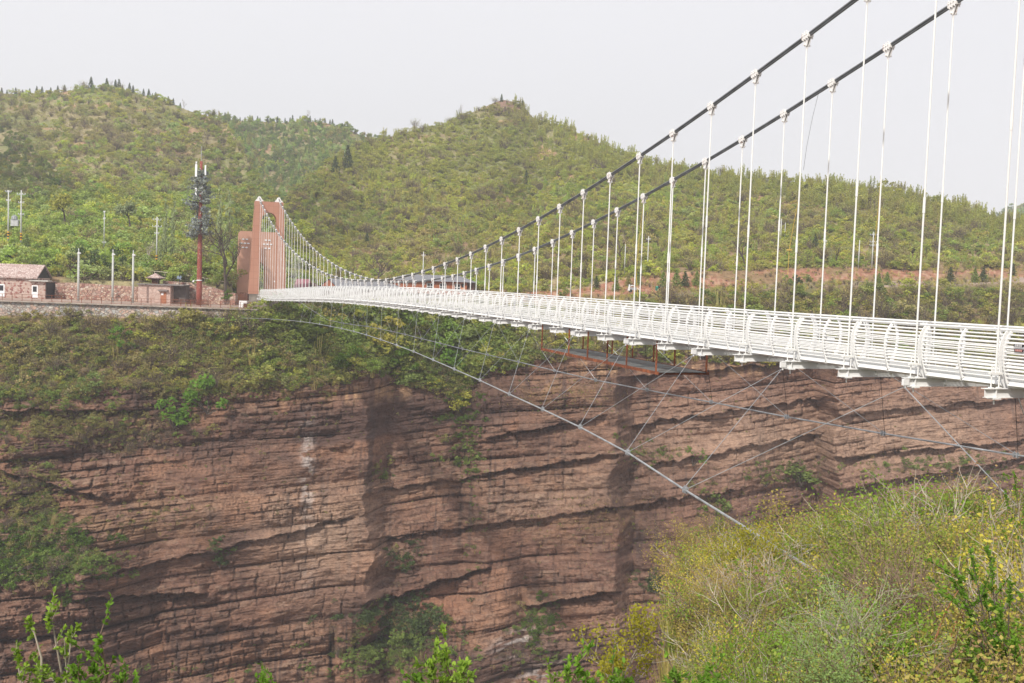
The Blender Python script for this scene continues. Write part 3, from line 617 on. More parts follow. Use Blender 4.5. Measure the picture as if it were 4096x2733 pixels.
# wind cables slung out below the deck and their stays
LN = {-7: (-12.4, -21.0, .02), -5: (-9.9, -15, -.75), -3: (-7.28, -9, -1.62), -1: (-5.57, -3, -1.98), 1: (-4.51, 3, -1.90), 3: (-3.71, 9, -1.89), 5: (-3.0, 15, -1.94), 7: (-2.48, 21, -1.94), 9: (-2.13, 27, -1.84), 11: (-1.86, 33, -1.76), 13: (-1.55, 39, -1.70), 15: (-1.35, 45, -1.60), 17: (-1.2, 51, -1.55), 19: (-1.1, 57, -1.52), 21: (-1.04, 63, -1.51), 23: (-.97, 69, -1.56), 25: (-.98, 75, -1.64), 27: (-1.05, 81, -1.75), 29: (-1.17, 87, -1.86), 31: (-1.30, 93, -2.01), 33: (-1.46, 99, -2.19), 36: (-1.62, 108, -2.5), 39: (-1.84, 117, -2.87), 42: (-2.4, 126, -3.2), 45: (-3.26, 135, -3.6), 48: (-4.4, 144, -4.05), 51: (-5.84, 153, -4.56), 53: (-8.24, 159, -4.97), 54.5: (-11.5, 164, -5.3)}
RN = {-7: (13.5, -21, .3), -5: (10.5, -14.5, -.5), -3: (8.4, -8.5, -1.0), -1: (7.1, -3, -1.25), 1: (6.54, 3, -1.42), 3: (6.26, 9, -1.59), 5: (6.0, 15, -1.68), 7: (5.55, 21, -1.76), 9: (5.2, 27, -1.84), 11: (5.0, 33, -1.85), 13: (4.7, 39, -1.8), 15: (4.45, 45, -1.8), 17: (4.28, 51, -1.8), 19: (4.18, 57, -1.79), 21: (4.1, 63, -1.79), 23: (4.08, 69, -1.78), 25: (4.11, 75, -1.83), 27: (4.19, 81, -1.9), 29: (4.32, 87, -2.03), 31: (4.5, 93, -2.23), 33: (4.79, 99, -2.43), 35: (5.0, 105, -2.62), 39: (5.05, 117, -2.78), 45: (5.5, 135, -1.95), 51: (6.23, 153, -1.25), 52: (6.3, 157, -1.0)}
for N, mat, xb in ((LN, STEEL, -0.37), (RN, STEEL, W + .37)):
    mb = MB(); ks_ = sorted(N); mb.tube([N[k] for k in ks_], 0.034, 7)
    for k in ks_:
        if -1 <= k <= 35 and k % 2:
            x, y, z = N[k]
            for d in (-.07, .07): mb.box(x - .05, y + d - .03, z - .07, x + .05, y + d + .03, z + .09); mb.tube([(x, y + d, z - .1), (x, y + d, z + .13)], .02, 5)
    bpart(mb, 'wind_cable', mat, smooth=False)
    for k in ks_:
        if k < -1 or k > 35 or k % 2 == 0: continue
        for kb in (k - 1, k + 1):
            mb = MB(); x, y, z = N[k]
            mb.tube([(x, y + (.08 if kb > k else -.08), z + .06), (xb, kb * S - .05, bz(kb) - .26)], .0095, 5)
            bpart(mb, 'wind_stay', BLACKROPE if (xb > 1 and kb == k - 1) else STEEL)
for xb, px_, py_, dd_ in ((-0.37, 4075, 2032, 26.5), (W + .37, 4180, 1915, 33)):          # bracing ropes running back to the near bank
    mb = MB(); e_ = at(px_, py_, dd_); mb.tube([(xb, -6.05, bz(-2) - .26), tuple(e_)], .014, 5); bpart(mb, 'wind_stay', STEEL)
# towers: rose stone portals standing at either end
def tower(y0, y1, zb):
    o1 = MB(); cx = W / 2; zt_ = 15.72
    hw = lambda z: 3.27 + (zt_ - z) * (-(2.41 - 3.27)) / 16.2 if False else 2.41 + (zt_ - z) * 0.0494
    ih = lambda z: 1.28 + (zt_ - z) * 0.0125
    arc = [(cx - ih(12.3) * math.cos(a), 12.3 + 1.55 * math.sin(a)) for a in np.linspace(0, math.pi, 17)]
    pts = [(cx - hw(zb), zb), (cx - hw(zt_), zt_), (cx + hw(zt_), zt_), (cx + hw(zb), zb), (cx + ih(zb), zb)] + arc[::-1] + [(cx - ih(zb), zb)]
    o1.prism(pts, 'y', y0, y1)
    t_ = bpart(o1, 'tower', PINK)
    for s in (-1, 1):
        pl_ = MB(); a, b = sorted((cx + s * (ih(zb) - .25), cx + s * (hw(zb) + .35))); pl_.box(a, y0 - .45, zb - 2.2, b, y1 + .45, zb + .05)
        pl_.build('plinth', OLDCONC, t_)
    for X in (0, W):
        s_ = MB(); yc = (y0 + y1) / 2
        for i, (r, h0, h1) in enumerate(((.62, 0, .18), (.5, .182, .34), (.36, .342, .52))): s_.box(X - r, yc - r - .1, zt_ + .003 + h0, X + r, yc + r + .1, zt_ + h1)
        s_.prism([(X - .34, zt_ + .522), (X + .34, zt_ + .522), (X + .12, zt_ + .86), (X - .12, zt_ + .86)], 'y', yc - .4, yc + .4)
        s_.build('saddle', WHITE_CLAMP, t_)
tower(157.3, 158.9, -0.45)
tower(-14.2, -12.6, -0.5)
# abutment that carries the deck end
ab = MB(); ab.box(.3, 154.8, -3.6, W - .3, 156.1, -1.36); ab.box(-1.7, 156.15, -4.2, W + 1.7, 160.2, -2.66)
o = bpart(ab, 'abutment', OLDCONC)
# ropes hanging from the far main cable
for i, (pp, m_, lab) in enumerate(((((3200, 775), (3178, 880), (3157, 1000), (3151, 1100)), YROPE, 'yellow rope with a knot hanging free between hangers on the right'),
                  (((3524, 700), (3512, 850), (3500, 960), (3501, 1060)), YROPE, 'yellow rope tied close along a right hand hanger of the far cable'),
                  (((2572, 830), (2556, 960), (2545, 1110), (2552, 1190)), YROPE, 'yellow rope hanging beside a hanger above the orange earth bank'),
                  (((3275, 370), (3250, 470), (3228, 580), (3214, 680)), BLACKROPE, 'thin dark cord dropping from the far cable against the sky'))):
    mb = MB(); mb.tube([onX(x, y, W + .12) for x, y in pp], .014 if i < 3 else .006, 5)
    if i == 0: q = onX(3157, 1000, W + .12); mb.box(q[0] - .05, q[1] - .12, q[2] - .03, q[0] + .05, q[1] + .12, q[2] + .03)
    o = mb.build('rope', m_); tag(o, lab, 'rope')
# rusty work platform hung under the deck
wp = empty('work_platform', (1.7, 17, .25), 0, 'rusty steel work platform hanging on posts under the white deck', 'platform')
def wpart(mb, n, m_): o = mb.build(n, m_, wp); o.location = (-1.7, -17, -.25); return o
mb = MB()
for i in range(9): mb.box(.45 + .02 * (i % 3), 10.3 + i * 1.5, .245 + .006 * (i % 2), 2.85, 11.72 + i * 1.5, .275 + .006 * (i % 2))
wpart(mb, 'deck_plate', GREYPLATE)
mb = MB()
for x in (.38, 2.86): mb.box(x, 10.2, .16, x + .07, 24, .29)
for i in range(13): mb.box(.45, 10.4 + i * 1.12, .15, 2.86, 10.46 + i * 1.12, .24)
wpart(mb, 'frame', RUST)
for x in (.40, 2.90):
    for y in (10.4, 13.3, 15.4, 17.7, 20.1, 23.9):
        mb = MB(); mb.box(x - .03, y - .03, .29, x + .03, y + .03, bz(y / 3) + .005); wpart(mb, 'post', RUST)
# two small notice plates and a white box on the railing at the right
zb_ = bz(-3)
for (x0, y0), (x1, y1), nm, lab, dark, cc in (((4055, 1376), (4094, 1391), 'notice_plate', 'small dark notice plate with white characters on the right railing', (.02, .02, .03), (.8, .8, .8)),
                                    ((4057, 1396), (4094, 1410), 'notice_plate', 'small dark notice plate with pale red characters on the right railing', (.05, .02, .03), (.8, .42, .38))):
    X = prof_x(.9) - .06; a = onX(x0, y0, X); b = onX(x1, y1, X)
    ya, yb = min(a[1], b[1]), max(a[1], b[1]); za, zb2 = min(a[2], b[2]), max(a[2], b[2])
    mb = MB(); mb.box(X, ya, za, X + .01, yb, zb2); p_ = mb.build(nm, plain('notice_board_' + ('black' if cc[1] > .5 else 'maroon'), dark, .4)); tag(p_, lab, 'sign')
    ch = MB(); n = 4; wch = (yb - ya) * .76 / n; h = (zb2 - za)
    for i in range(n):                        # blocky four-character line, strokes only
        y1_ = yb - (yb - ya) * .12 - i * wch; y0_ = y1_ - wch * .82; z0_ = za + h * .18; z1_ = zb2 - h * .16
        for q in range(3): zz = z0_ + (z1_ - z0_) * q / 2; ch.box(X - .006, y0_, zz - h * .05, X - .003, y1_, zz + h * .05)
        for q in range(2 + i % 2): yy = y0_ + (y1_ - y0_) * (q + .5) / (2 + i % 2); ch.box(X - .009, yy - wch * .06, z0_, X - .0065, yy + wch * .06, z1_)
    ch.build('lettering', plain('sign_paint_' + ('white' if cc[1] > .5 else 'red'), cc, .5, 0, .02), p_)
mb = MB(); a = onX(3305, 1347, .45); b = onX(3337, 1365, .45); mb.box(.43, b[1], b[2], .47, a[1], a[2]); mb.box(.425, b[1] + .05, b[2] - .03, .475, a[1] - .04, b[2] - .005)
o = mb.build('panel', WHITEP); tag(o, 'plain white panel fixed inside the bridge railing', 'panel')
# ------------------------------------------------------------------ vegetation
def leaf_quads(c, size, rs, aspect=1.7, up=0.0):
    n = len(c); a = rs.normal(size=(n, 3)); a[:, 2] += up; a /= np.linalg.norm(a, axis=1)[:, None]
    b = rs.normal(size=(n, 3)); b -= (b * a).sum(1)[:, None] * a; b /= np.linalg.norm(b, axis=1)[:, None]
    s = size * rs.uniform(0.6, 1.3, n)[:, None]
    v = np.stack([c - a * s * aspect / 2, c + b * s / 2, c + a * s * aspect / 2, c - b * s / 2], 1).reshape(-1, 3)
    return v, np.arange(n * 4).reshape(n, 4)
class Plant:
    def __init__(s, seed): s.rs = np.random.default_rng(seed); s.wood = MB(); s.L = []
    def leaves(s, c, size, aspect=1.7, up=0.0): s.L.append(leaf_quads(np.asarray(c, float), size, s.rs, aspect, up)[0])
    def leafmesh(s):
        v = np.concatenate(s.L) if s.L else np.zeros((0, 3)); return v, np.arange(len(v)).reshape(-1, 4)
    def branch(s, p, d, L, r, lev, spec):
        rs = s.rs; n = 4; pts = [np.array(p, float)]; dd = np.array(d, float)
        for i in range(n):
            dd = dd + rs.normal(size=3) * spec['wig'] + np.array([0, 0, spec.get('lift', 0.05)]); dd /= np.linalg.norm(dd); pts.append(pts[-1] + dd * L / n)
        s.wood.tube(pts, [r * (1 - .75 * i / n) for i in range(n + 1)], 5 if r > .02 and lev < 2 else 3, False)
        if lev >= spec['lev']:
            m = spec['nleaf']
            if m:
                t = rs.uniform(0.15, 1.05, m); q = np.array([np.interp(t, np.linspace(0, 1, n + 1), [p_[j] for p_ in pts]) for j in range(3)]).T
                s.leaves(q + rs.normal(size=(m, 3)) * spec['spread'], spec['leaf'], spec.get('asp', 1.7))
            return
        for j in range(spec['nb'][lev]):
            t = rs.uniform(spec.get('t0', .25), 1.0) if j else 1.0; q = np.array([np.interp(t, np.linspace(0, 1, n + 1), [p_[k] for p_ in pts]) for k in range(3)])
            side = rs.normal(size=3); side -= side.dot(dd) * dd; side /= np.linalg.norm(side)
            nd = dd * math.cos(spec['ang']) + side * math.sin(spec['ang']); s.branch(q, nd, L * spec['len'] * rs.uniform(.7, 1.15), r * .55, lev + 1, spec)
def proto_shrub(seed, kind):
    p = Plant(seed); rs = p.rs
    if kind in ('round', 'loose'):
        K = 16 if kind == 'round' else 10
        ph = rs.uniform(0, 2 * math.pi, K); rr = np.sqrt(rs.uniform(0, 1, K)) * .46; zz = rs.uniform(.16, .86, K) * (1 - (rr / .5) ** 2 * .45)
        cc = np.stack([rr * np.cos(ph), rr * np.sin(ph), zz], 1); n = 36 if kind == 'round' else 26
        for c in cc:
            rad = rs.uniform(.08, .17); q = rs.normal(size=(n, 3)); q /= np.linalg.norm(q, axis=1)[:, None]; q *= (rad * rs.uniform(.35, 1.15, n) ** .6)[:, None]; q[:, 2] *= .75
            p.leaves(c + q, .062 if kind == 'round' else .055, 1.5)
        for c in cc[:8]: p.wood.tube([(0, 0, -.08), c * .5 + rs.normal(size=3) * .03, c], [.016, .01, .004], 3, False)
    elif kind == 'twiggy':
        for i in range(30):
            a = rs.uniform(0, 6.28); t = rs.uniform(.05, .42); top = np.array([math.cos(a) * t, math.sin(a) * t, rs.uniform(.55, 1.0)])
            mid = top * .5 + rs.normal(size=3) * .05; p.wood.tube([(0, 0, -.05), mid, top], [.010, .007, .003], 3, False)
            for j in range(3):
                e = top + rs.normal(size=3) * .13; p.wood.tube([mid + (top - mid) * rs.uniform(.1, .9), e], [.005, .002], 3, False)
            p.leaves(top + rs.normal(size=(5, 3)) * .09, .035)
    elif kind == 'sapling':                  # slim upright feathered tree
        for i in range(4):
            b = np.array([rs.normal() * .05, rs.normal() * .05, -.05]); tp = b + np.array([rs.normal() * .07, rs.normal() * .07, rs.uniform(.75, 1.05)])
            p.wood.tube([b, (b + tp) / 2 + rs.normal(size=3) * .015, tp], [.010, .007, .002], 3, False)
            m = 95; t = rs.uniform(.22, 1.03, m)[:, None]; q = b + (tp - b) * t; q += rs.normal(size=(m, 3)) * (np.array([.065, .065, .03]) * (1.25 - t)); p.leaves(q, .036, 2.0, .8)
    elif kind == 'conifer':
        p.wood.tube([(0, 0, -.05), (0, 0, .95)], [.02, .004], 4, False)
        for i in range(17):
            h = .06 + i * .055; R = .26 * (1 - h) ** .8 + .015; m = int(50 * R / .26) + 8
            a = rs.uniform(0, 6.28, m); r_ = R * np.sqrt(rs.uniform(.05, 1, m)) * (1 + .25 * np.sin(a * 5 + i)); p.leaves(np.stack([r_ * np.cos(a), r_ * np.sin(a), h - r_ * .25 + rs.normal(size=m) * .012], 1), .045, 1.9)
    elif kind == 'tree':
        p.branch((0, 0, -.04), (0, 0, 1), .34, .028, 0, dict(wig=.10, lev=3, nb=[5, 4, 4], ang=.75, len=.62, nleaf=8, spread=.035, leaf=.045, lift=.06, t0=.45))
    elif kind == 'tuft':
        for i in range(38):
            a = rs.uniform(0, 6.28); b = np.array([math.cos(a), math.sin(a), 0]) * rs.uniform(0, .22); tp = b * rs.uniform(1.2, 2.6) + np.array([0, 0, rs.uniform(.4, 1)]); s_ = np.array([-math.sin(a), math.cos(a), 0]) * .018
            p.L.append(np.array([b - s_, b + s_, tp + s_ * .2, tp - s_ * .2]))
    return p
protoC = bpy.data.collections.new('plant_kinds')
KINDS = ['round', 'loose', 'twiggy', 'sapling', 'conifer', 'tree', 'tuft', 'round', 'loose', 'tree']
PROTO = {}
for i, kd in enumerate(KINDS):
    p = proto_shrub(900 + i, kd); lv, lf = p.leafmesh(); wv, wf = p.wood.v, p.wood.f
    me = bpy.data.meshes.new('plant_%s' % chr(97 + i)); V = [tuple(v) for v in lv] + list(wv); Fq = [tuple(f) for f in lf] + [tuple(len(lv) + k for k in f) for f in wf]
    me.from_pydata(V, [], Fq); me.materials.append(LEAF_I); me.materials.append(TWIG_I); me.polygons.foreach_set('material_index', np.array([0] * len(lf) + [1] * len(wf), dtype=np.int32)); me.update()
    protoC.objects.link(bpy.data.objects.new('plant_%s' % chr(97 + i), me))
    l_ = add_mesh('crown', lv, lf.astype(np.int32), LEAF_I, link=False).data; w_ = add_mesh('stems', wv, wf, WOODY, link=False).data
    PROTO[i] = (l_, w_)
def instancer_tree(coll):
    g = bpy.data.node_groups.new('scatter', 'GeometryNodeTree'); g.interface.new_socket('Geometry', in_out='INPUT', socket_type='NodeSocketGeometry'); g.interface.new_socket('Geometry', in_out='OUTPUT', socket_type='NodeSocketGeometry')
    N = g.nodes; gi = N.new('NodeGroupInput'); go = N.new('NodeGroupOutput'); ip = N.new('GeometryNodeInstanceOnPoints'); ci = N.new('GeometryNodeCollectionInfo')
    ci.inputs[0].default_value = coll; ci.inputs['Separate Children'].default_value = True; ci.inputs['Reset Children'].default_value = True; ip.inputs['Pick Instance'].default_value = True
    def att(nm, ty):
        a = N.new('GeometryNodeInputNamedAttribute'); a.data_type = ty; a.inputs[0].default_value = nm; return [o_ for o_ in a.outputs if o_.enabled][0]
    g.links.new(gi.outputs[0], ip.inputs['Points']); g.links.new(ci.outputs[0], ip.inputs['Instance']); g.links.new(att('idx', 'INT'), ip.inputs['Instance Index'])
    r = N.new('FunctionNodeEulerToRotation'); g.links.new(att('rot', 'FLOAT_VECTOR'), r.inputs[0]); g.links.new(r.outputs[0], ip.inputs['Rotation'])
    g.links.new(att('scl', 'FLOAT_VECTOR'), ip.inputs['Scale']); g.links.new(ip.outputs[0], go.inputs[0]); return g
def scatter(name, label, cat, pos, scl, tint, idx, tree, lean=0.10):
    n = len(pos); me = bpy.data.meshes.new(name); me.vertices.add(n); me.vertices.foreach_set('co', np.asarray(pos, np.float32).ravel())
    def A(nm, ty, key, arr): a = me.attributes.new(nm, ty, 'POINT'); a.data.foreach_set(key, arr)
    rot = np.stack([rng.normal(0, lean, n), rng.normal(0, lean, n), rng.uniform(0, 6.28, n)], 1)
    A('rot', 'FLOAT_VECTOR', 'vector', rot.astype(np.float32).ravel()); A('scl', 'FLOAT_VECTOR', 'vector', np.asarray(scl, np.float32).ravel())
    tt = np.ones((n, 4), np.float32); tt[:, :3] = tint; A('tint', 'FLOAT_COLOR', 'color', tt.ravel()); A('idx', 'INT', 'value', np.asarray(idx, np.int32))
    o = bpy.data.objects.new(name, me); col.objects.link(o); m = o.modifiers.new('scatter', 'NODES'); m.node_group = tree
    return tag(o, label, cat, None, 'stuff')
GT = instancer_tree(protoC)
PAL = {'yg': (.38, .37, .085), 'g': (.20, .265, .075), 'ol': (.30, .275, .11), 'br': (.29, .215, .145), 'gg': (.30, .345, .20), 'dk': (.095, .14, .055), 'lush': (.115, .190, .035), 'yel': (.30, .27, .06), 'con': (.075, .105, .055), 'straw': (.38, .29, .16)}
def PA_(k): return np.array(PAL[k])
def sample_grid(Pm, X, y, n, dens):
    R_, C_ = X.shape; out = []
    hgt = np.abs(y[-1] - y[0]); w_ = hgt / hgt.sum() * np.gradient(X[0]) / np.gradient(X[0]).mean(); w_ = w_ / w_.sum()
    while len(out) < n:
        m = n * 2; c = rng.choice(C_, m, p=w_); r = rng.uniform(0, R_ - 1.01, m); ri = r.astype(int)
        ok = rng.uniform(0, 1, m) < dens(X[ri, c], y[ri, c]); r, ri, c = r[ok], ri[ok], c[ok]; f = (r - ri)[:, None]
        c2 = np.minimum(c + 1, C_ - 1); g = rng.uniform(0, 1, len(c))[:, None]
        pos = (Pm[ri, c] * (1 - f) + Pm[np.minimum(ri + 1, R_ - 1), c] * f) * (1 - g) + (Pm[ri, c2] * (1 - f) + Pm[np.minimum(ri + 1, R_ - 1), c2] * f) * g
        out += list(zip(pos, X[ri, c], y[ri, c]))
    out = out[:n]; return np.array([o_[0] for o_ in out]), np.array([o_[1] for o_ in out]), np.array([o_[2] for o_ in out])
def gauss(x, y, x0, y0, sx, sy): return np.exp(-((x - x0) / sx) ** 2 - ((y - y0) / sy) ** 2)
def choose(keys, wts):                       # wts (n,len(keys)) -> kinds
    wts = wts / wts.sum(1)[:, None]; c = wts.cumsum(1); u = rng.uniform(0, 1, len(wts))[:, None]; return (u > c).sum(1)
def tints(keys, sel, n):
    T = np.array([PA_(k) for k in keys])[sel]; T = T * .6 + T.mean(0) * .4; T = T * rng.uniform(1.25, 1.6, n)[:, None] * np.array([.98, 1.03, .85]) * (1 + rng.normal(0, .05, (n, 3))); return np.clip(T, .01, .6)
# centre hill
def densB(x, y): return np.clip(.55 + .55 * fbm(x / 90, y / 45, 801, 4) - .55 * gauss(x, y, 2010, 420, 60, 40) - .42 * sstep(930, 1010, y) * sstep(1300, 1450, x), .08, 1)
n = 13000; pos, px, py = sample_grid(PB, XB, YB, n, densB)
nz = fbm(px / 110, py / 60, 811, 4); nz2 = fbm(px / 50, py / 35, 812, 3); upper = sstep(900, 600, py)
K_ = ['yg', 'g', 'ol', 'br', 'gg', 'dk']
wt = np.stack([.35 + 1.6 * sstep(.45, .65, nz) + .5 * upper, .25 + 1.2 * sstep(.5, .3, nz), .5 + 0 * nz, .35 + 1.1 * sstep(.5, .7, nz2) + .8 * gauss(px, py, 2000, 450, 250, 60), .12 + .25 * upper, .05 + .8 * sstep(.62, .75, fbm(px / 60, py / 40, 813, 3))], 1)
sel = choose(K_, wt); tint = tints(K_, sel, n)
def shade_to(T, c, m): return T * (1 - m[:, None]) + np.array(c) * rng.uniform(.85, 1.15, len(T))[:, None] * m[:, None]
tint = shade_to(tint, (.36, .28, .17), np.clip(.7 * gauss(px, py, 2000, 470, 230, 70) + .5 * gauss(px, py, 1750, 1010, 700, 70) + .45 * gauss(px, py, 1650, 830, 260, 60) + .4 * gauss(px, py, 3500, 880, 600, 90), 0, .8) * sstep(.35, .6, fbm(px / 70, py / 35, 861, 3)))
tint = tint * (1 - .3 * gauss(px, py, 2060, 740, 90, 120) - .25 * gauss(px, py, 1250, 850, 160, 160))[:, None] * (.85 + .3 * fbm(px / 200, py / 90, 862, 3))[:, None]
size = rng.uniform(1.5, 3.6, n) * (1 + .5 * sstep(.55, .7, nz2)); idx = np.where(sel == 3, rng.choice([2, 1, 2, 8], n), rng.choice([0, 1, 7, 8, 5, 3, 9, 1], n))
ridge_y = np.interp(px, np.array(sorted(B_ridge)), [B_ridge[k][0] for k in sorted(B_ridge)])
nr = (py - ridge_y < 90) & (px > 2050); idx = np.where(nr & (rng.uniform(0, 1, n) < .5), 3, idx); size = np.where(nr & (idx == 3), rng.uniform(1.8, 5.0, n), size * np.where(nr, 1.25, 1)); tint = np.where((nr | (upper > .6))[:, None], tint * .45 + np.array([.36, .36, .11]) * .55 * rng.uniform(.8, 1.2, n)[:, None], tint)
scl = np.stack([size * rng.uniform(.9, 1.3, n), size * rng.uniform(.9, 1.3, n), size * np.where(idx == 3, 1.0, .8)], 1)
scatter('hill_woodland', 'green and brown spring scrub covering the pointed centre hill and right ridge', 'woodland', pos - [0, 0, .15], scl, tint, idx, GT)
# left hill
def densC(x, y): return np.clip(.5 + .6 * fbm(x / 80, y / 50, 821, 4) - .25 * sstep(1030, 1100, y), .15, 1)
n = 9500; pos, px, py = sample_grid(PC, XC, YC, n, densC)
nz = fbm(px / 110, py / 70, 831, 4); nz2 = fbm(px / 60, py / 40, 832, 3)
lowleft = sstep(0, 1, (py - (480 + .9 * np.clip(px, 0, 600))) / 60 + .5) * sstep(650, 450, px); low = sstep(700, 850, py)
wt = np.stack([.4 + 1.2 * sstep(.45, .65, nz), .35 + 1.2 * lowleft + .5 * low + .5 * sstep(600, 900, px), .5 + 0 * nz, .8 * (1 - low) + .8 * sstep(.5, .7, nz2), .45 + .4 * sstep(.5, .3, nz), .12 + 1.6 * lowleft * sstep(820, 700, py)], 1)
sel = choose(K_, wt); tint = tints(K_, sel, n)
tint = shade_to(tint, (.33, .27, .17), np.clip(.75 * gauss(px, py, 420, 560, 420, 130) + .5 * gauss(px, py, 0, 470, 300, 60), 0, .8) * (1 - lowleft) * sstep(.35, .6, fbm(px / 80, py / 45, 863, 3))); tint = tint * (1 - .42 * lowleft * sstep(860, 780, py) - .2 * sstep(700, 1000, px))[:, None] * (.85 + .3 * fbm(px / 200, py / 90, 864, 3))[:, None]
size = rng.uniform(1.8, 4.2, n) * (1 + .5 * low); idx = np.where(sel == 3, rng.choice([2, 1, 8], n), rng.choice([0, 1, 7, 8, 5, 9, 5], n)); idx = np.where((sel == 5) & (rng.uniform(0, 1, n) < .3), 4, idx)
scl = np.stack([size * rng.uniform(.9, 1.3, n), size * rng.uniform(.9, 1.3, n), size * .9], 1)
scatter('hill_woodland', 'mixed green woodland covering the long left hill behind the stone houses', 'woodland', pos - [0, 0, .15], scl, tint, idx, GT)
n = 3600; pos, px, py = sample_grid(PD, XD, YD, n, lambda x, y: .8 + 0 * x)
sel = choose(K_, np.tile([.2, .8, .3, .25, .6, 1.3], (n, 1))); tint = tints(K_, sel, n); idx = np.where(rng.uniform(0, 1, n) < .35, 4, rng.choice([0, 5, 7, 9], n)); size = rng.uniform(2.6, 5.5, n)
scatter('hill_woodland', 'dark distant woodland on the back hill between the two larger hills', 'woodland', pos, np.stack([size] * 3, 1), tint, idx, GT)
n = 1500; pos, px, py = sample_grid(PE, XE, YE, n, lambda x, y: 1 + 0 * x); size = rng.uniform(12, 25, n)
scatter('mountain_woodland', 'faint blue green forest on the far mountain at the right edge', 'woodland', pos, np.stack([size, size, size * .6], 1), tints(['g', 'dk'], rng.integers(0, 2, n), n), rng.choice([0, 7], n), GT)
# bushy slope above the cliff
sub = slice(bnd[2] + 4, bnd[5] + 8)
def densS(x, y):
    lush = gauss(x, y, 1500, 1340, 620, 190) + gauss(x, y, 1900, 1500, 90, 160)
    return np.clip(.25 + .75 * fbm(x / 70, y / 40, 841, 4) + .7 * lush, .05, 1) * np.where(x < 940, sstep(1250, 1300, y + 22 * (fbm(x / 40, y / 30, 866, 2) - .5)), 1) * (1 + .4 * sstep(2300, 2700, x) * sstep(1330, 1250, y)) * (1 - .6 * gauss(x, y, 1200, 1500, 500, 40))
n = 12500; pos, px, py = sample_grid(PA[sub], XA[sub], YA[sub], n, densS)
lush = np.clip(gauss(px, py, 1480, 1340, 480, 200) + gauss(px, py, 1930, 1450, 160, 220), 0, 1); nz = fbm(px / 90, py / 50, 842, 3)
KS = ['yg', 'g', 'ol', 'br', 'lush', 'dk', 'straw']
wt = np.stack([.30 + .6 * sstep(.5, .65, nz) * (1 - lush), .30 + .7 * lush, .9 * (1 - .6 * lush), 2.0 * (1 - lush) + .05, .15 + 2.6 * lush, .25 + .7 * lush, .25 * (1 - lush)], 1)
sel = choose(KS, wt); tint = tints(KS, sel, n); size = rng.uniform(.8, 2.2, n) * (1 + .7 * lush) * (1 + .55 * sstep(2300, 2700, px)); tint = tint * .88; size = size * np.where(rng.uniform(0, 1, n) < .06, 1.9, 1)
idx = np.where(sel == 3, rng.choice([2, 2, 1, 8], n), rng.choice([0, 1, 7, 8, 0, 5], n)); idx = np.where(sel == 6, 6, idx)
scatter('slope_scrub', 'brown and green scrub covering the slope between the terraces and the cliff edge', 'scrub', pos - [0, 0, .1], np.stack([size * 1.2, size * 1.2, size * .85], 1), tint, idx, GT)
# grass, tufts and little bushes caught on ledges of the cliff
BL = [(120, 2230, 190, 90, 240, 'lush', 2.3), (330, 2260, 120, 50, 90, 'g', 1.7), (120, 1560, 250, 60, 200, 'g', 1.6), (260, 1700, 320, 50, 300, 'ol', 1.5), (110, 1990, 120, 150, 260, 'ol', 1.3), (160, 2110, 90, 60, 110, 'g', 1.6), (480, 1770, 240, 40, 150, 'br', 1.4), (900, 1560, 300, 40, 160, 'ol', 1.3), (640, 2060, 170, 60, 80, 'ol', .6),
      (1600, 2500, 160, 80, 170, 'dk', 2.0), (1560, 2640, 190, 60, 170, 'g', 1.6), (2150, 2520, 60, 80, 60, 'lush', 1.6), (1850, 1640, 60, 110, 90, 'lush', 1.6), (1860, 1830, 60, 80, 50, 'g', 1.2), (1900, 2100, 30, 180, 45, 'g', .8), (2600, 1815, 120, 40, 60, 'g', 1.0), (2850, 1990, 90, 60, 60, 'ol', 1.0),
      (3150, 1900, 130, 34, 90, 'g', 1.1), (3750, 1880, 300, 45, 140, 'g', 1.2), (2250, 1590, 190, 50, 260, 'straw', .45), (2400, 2090, 280, 100, 260, 'straw', .5), (1000, 1700, 300, 60, 60, 'br', .6), (2600, 2500, 130, 130, 70, 'ol', .8), (2170, 2500, 50, 90, 40, 'g', 1.1), (1400, 1700, 500, 300, 120, 'ol', .45),
      (600, 1900, 500, 300, 140, 'ol', .5), (2900, 1700, 600, 200, 110, 'ol', .4), (1700, 2700, 250, 60, 90, 'g', 1.0), (700, 2700, 500, 60, 60, 'g', .9), (2100, 2640, 120, 60, 60, 'br', .8), (1530, 1880, 40, 30, 14, 'g', 1.2), (880, 2220, 40, 30, 14, 'dk', 1.3), (1610, 2230, 60, 45, 26, 'dk', 1.4), (2630, 2330, 70, 35, 26, 'dk', 1.5)]
cp, cs, ct, ci_ = [], [], [], []
for x0, y0, sx, sy, m, kk, sz in BL:
    xx = rng.normal(x0, sx * .7, m); yy = rng.normal(y0, sy * .7, m); yy = np.clip(yy, 1480, 2800)
    for a, b in zip(xx, yy):
        c = int(np.argmin(np.abs(xs - a))); r = int(np.argmin(np.abs(YA[:, c] - b))); r = min(r, PA.shape[0] - 3)
        ww = slice(max(r - 4, TOPR), r + 5)                                 # settle on the nearest ledge
        seg_ = DG2[ww, c]; r2 = (ww.start + int(np.argmax(np.diff(seg_) * -1))) if len(seg_) > 2 else r
        cp.append(PA[min(r2 + 1, PA.shape[0] - 1), c]); z_ = sz * rng.uniform(.5, 1.3); cs.append((z_ * 1.15, z_ * 1.15, z_ * .9)); k2 = kk if rng.uniform() < .7 else rng.choice(['ol', 'g', 'br', 'straw'])
        ct.append(PA_(k2) * rng.uniform(.7, 1.25)); ci_.append(6 if k2 == 'straw' else (rng.choice([2, 1]) if k2 == 'br' else rng.choice([0, 1, 7, 8])))
scatter('ledge_plants', 'small bushes and dry grass rooted along the ledges of the red cliff', 'cliff plants', np.array(cp), np.array(cs), np.array(ct), np.array(ci_), GT, .25)
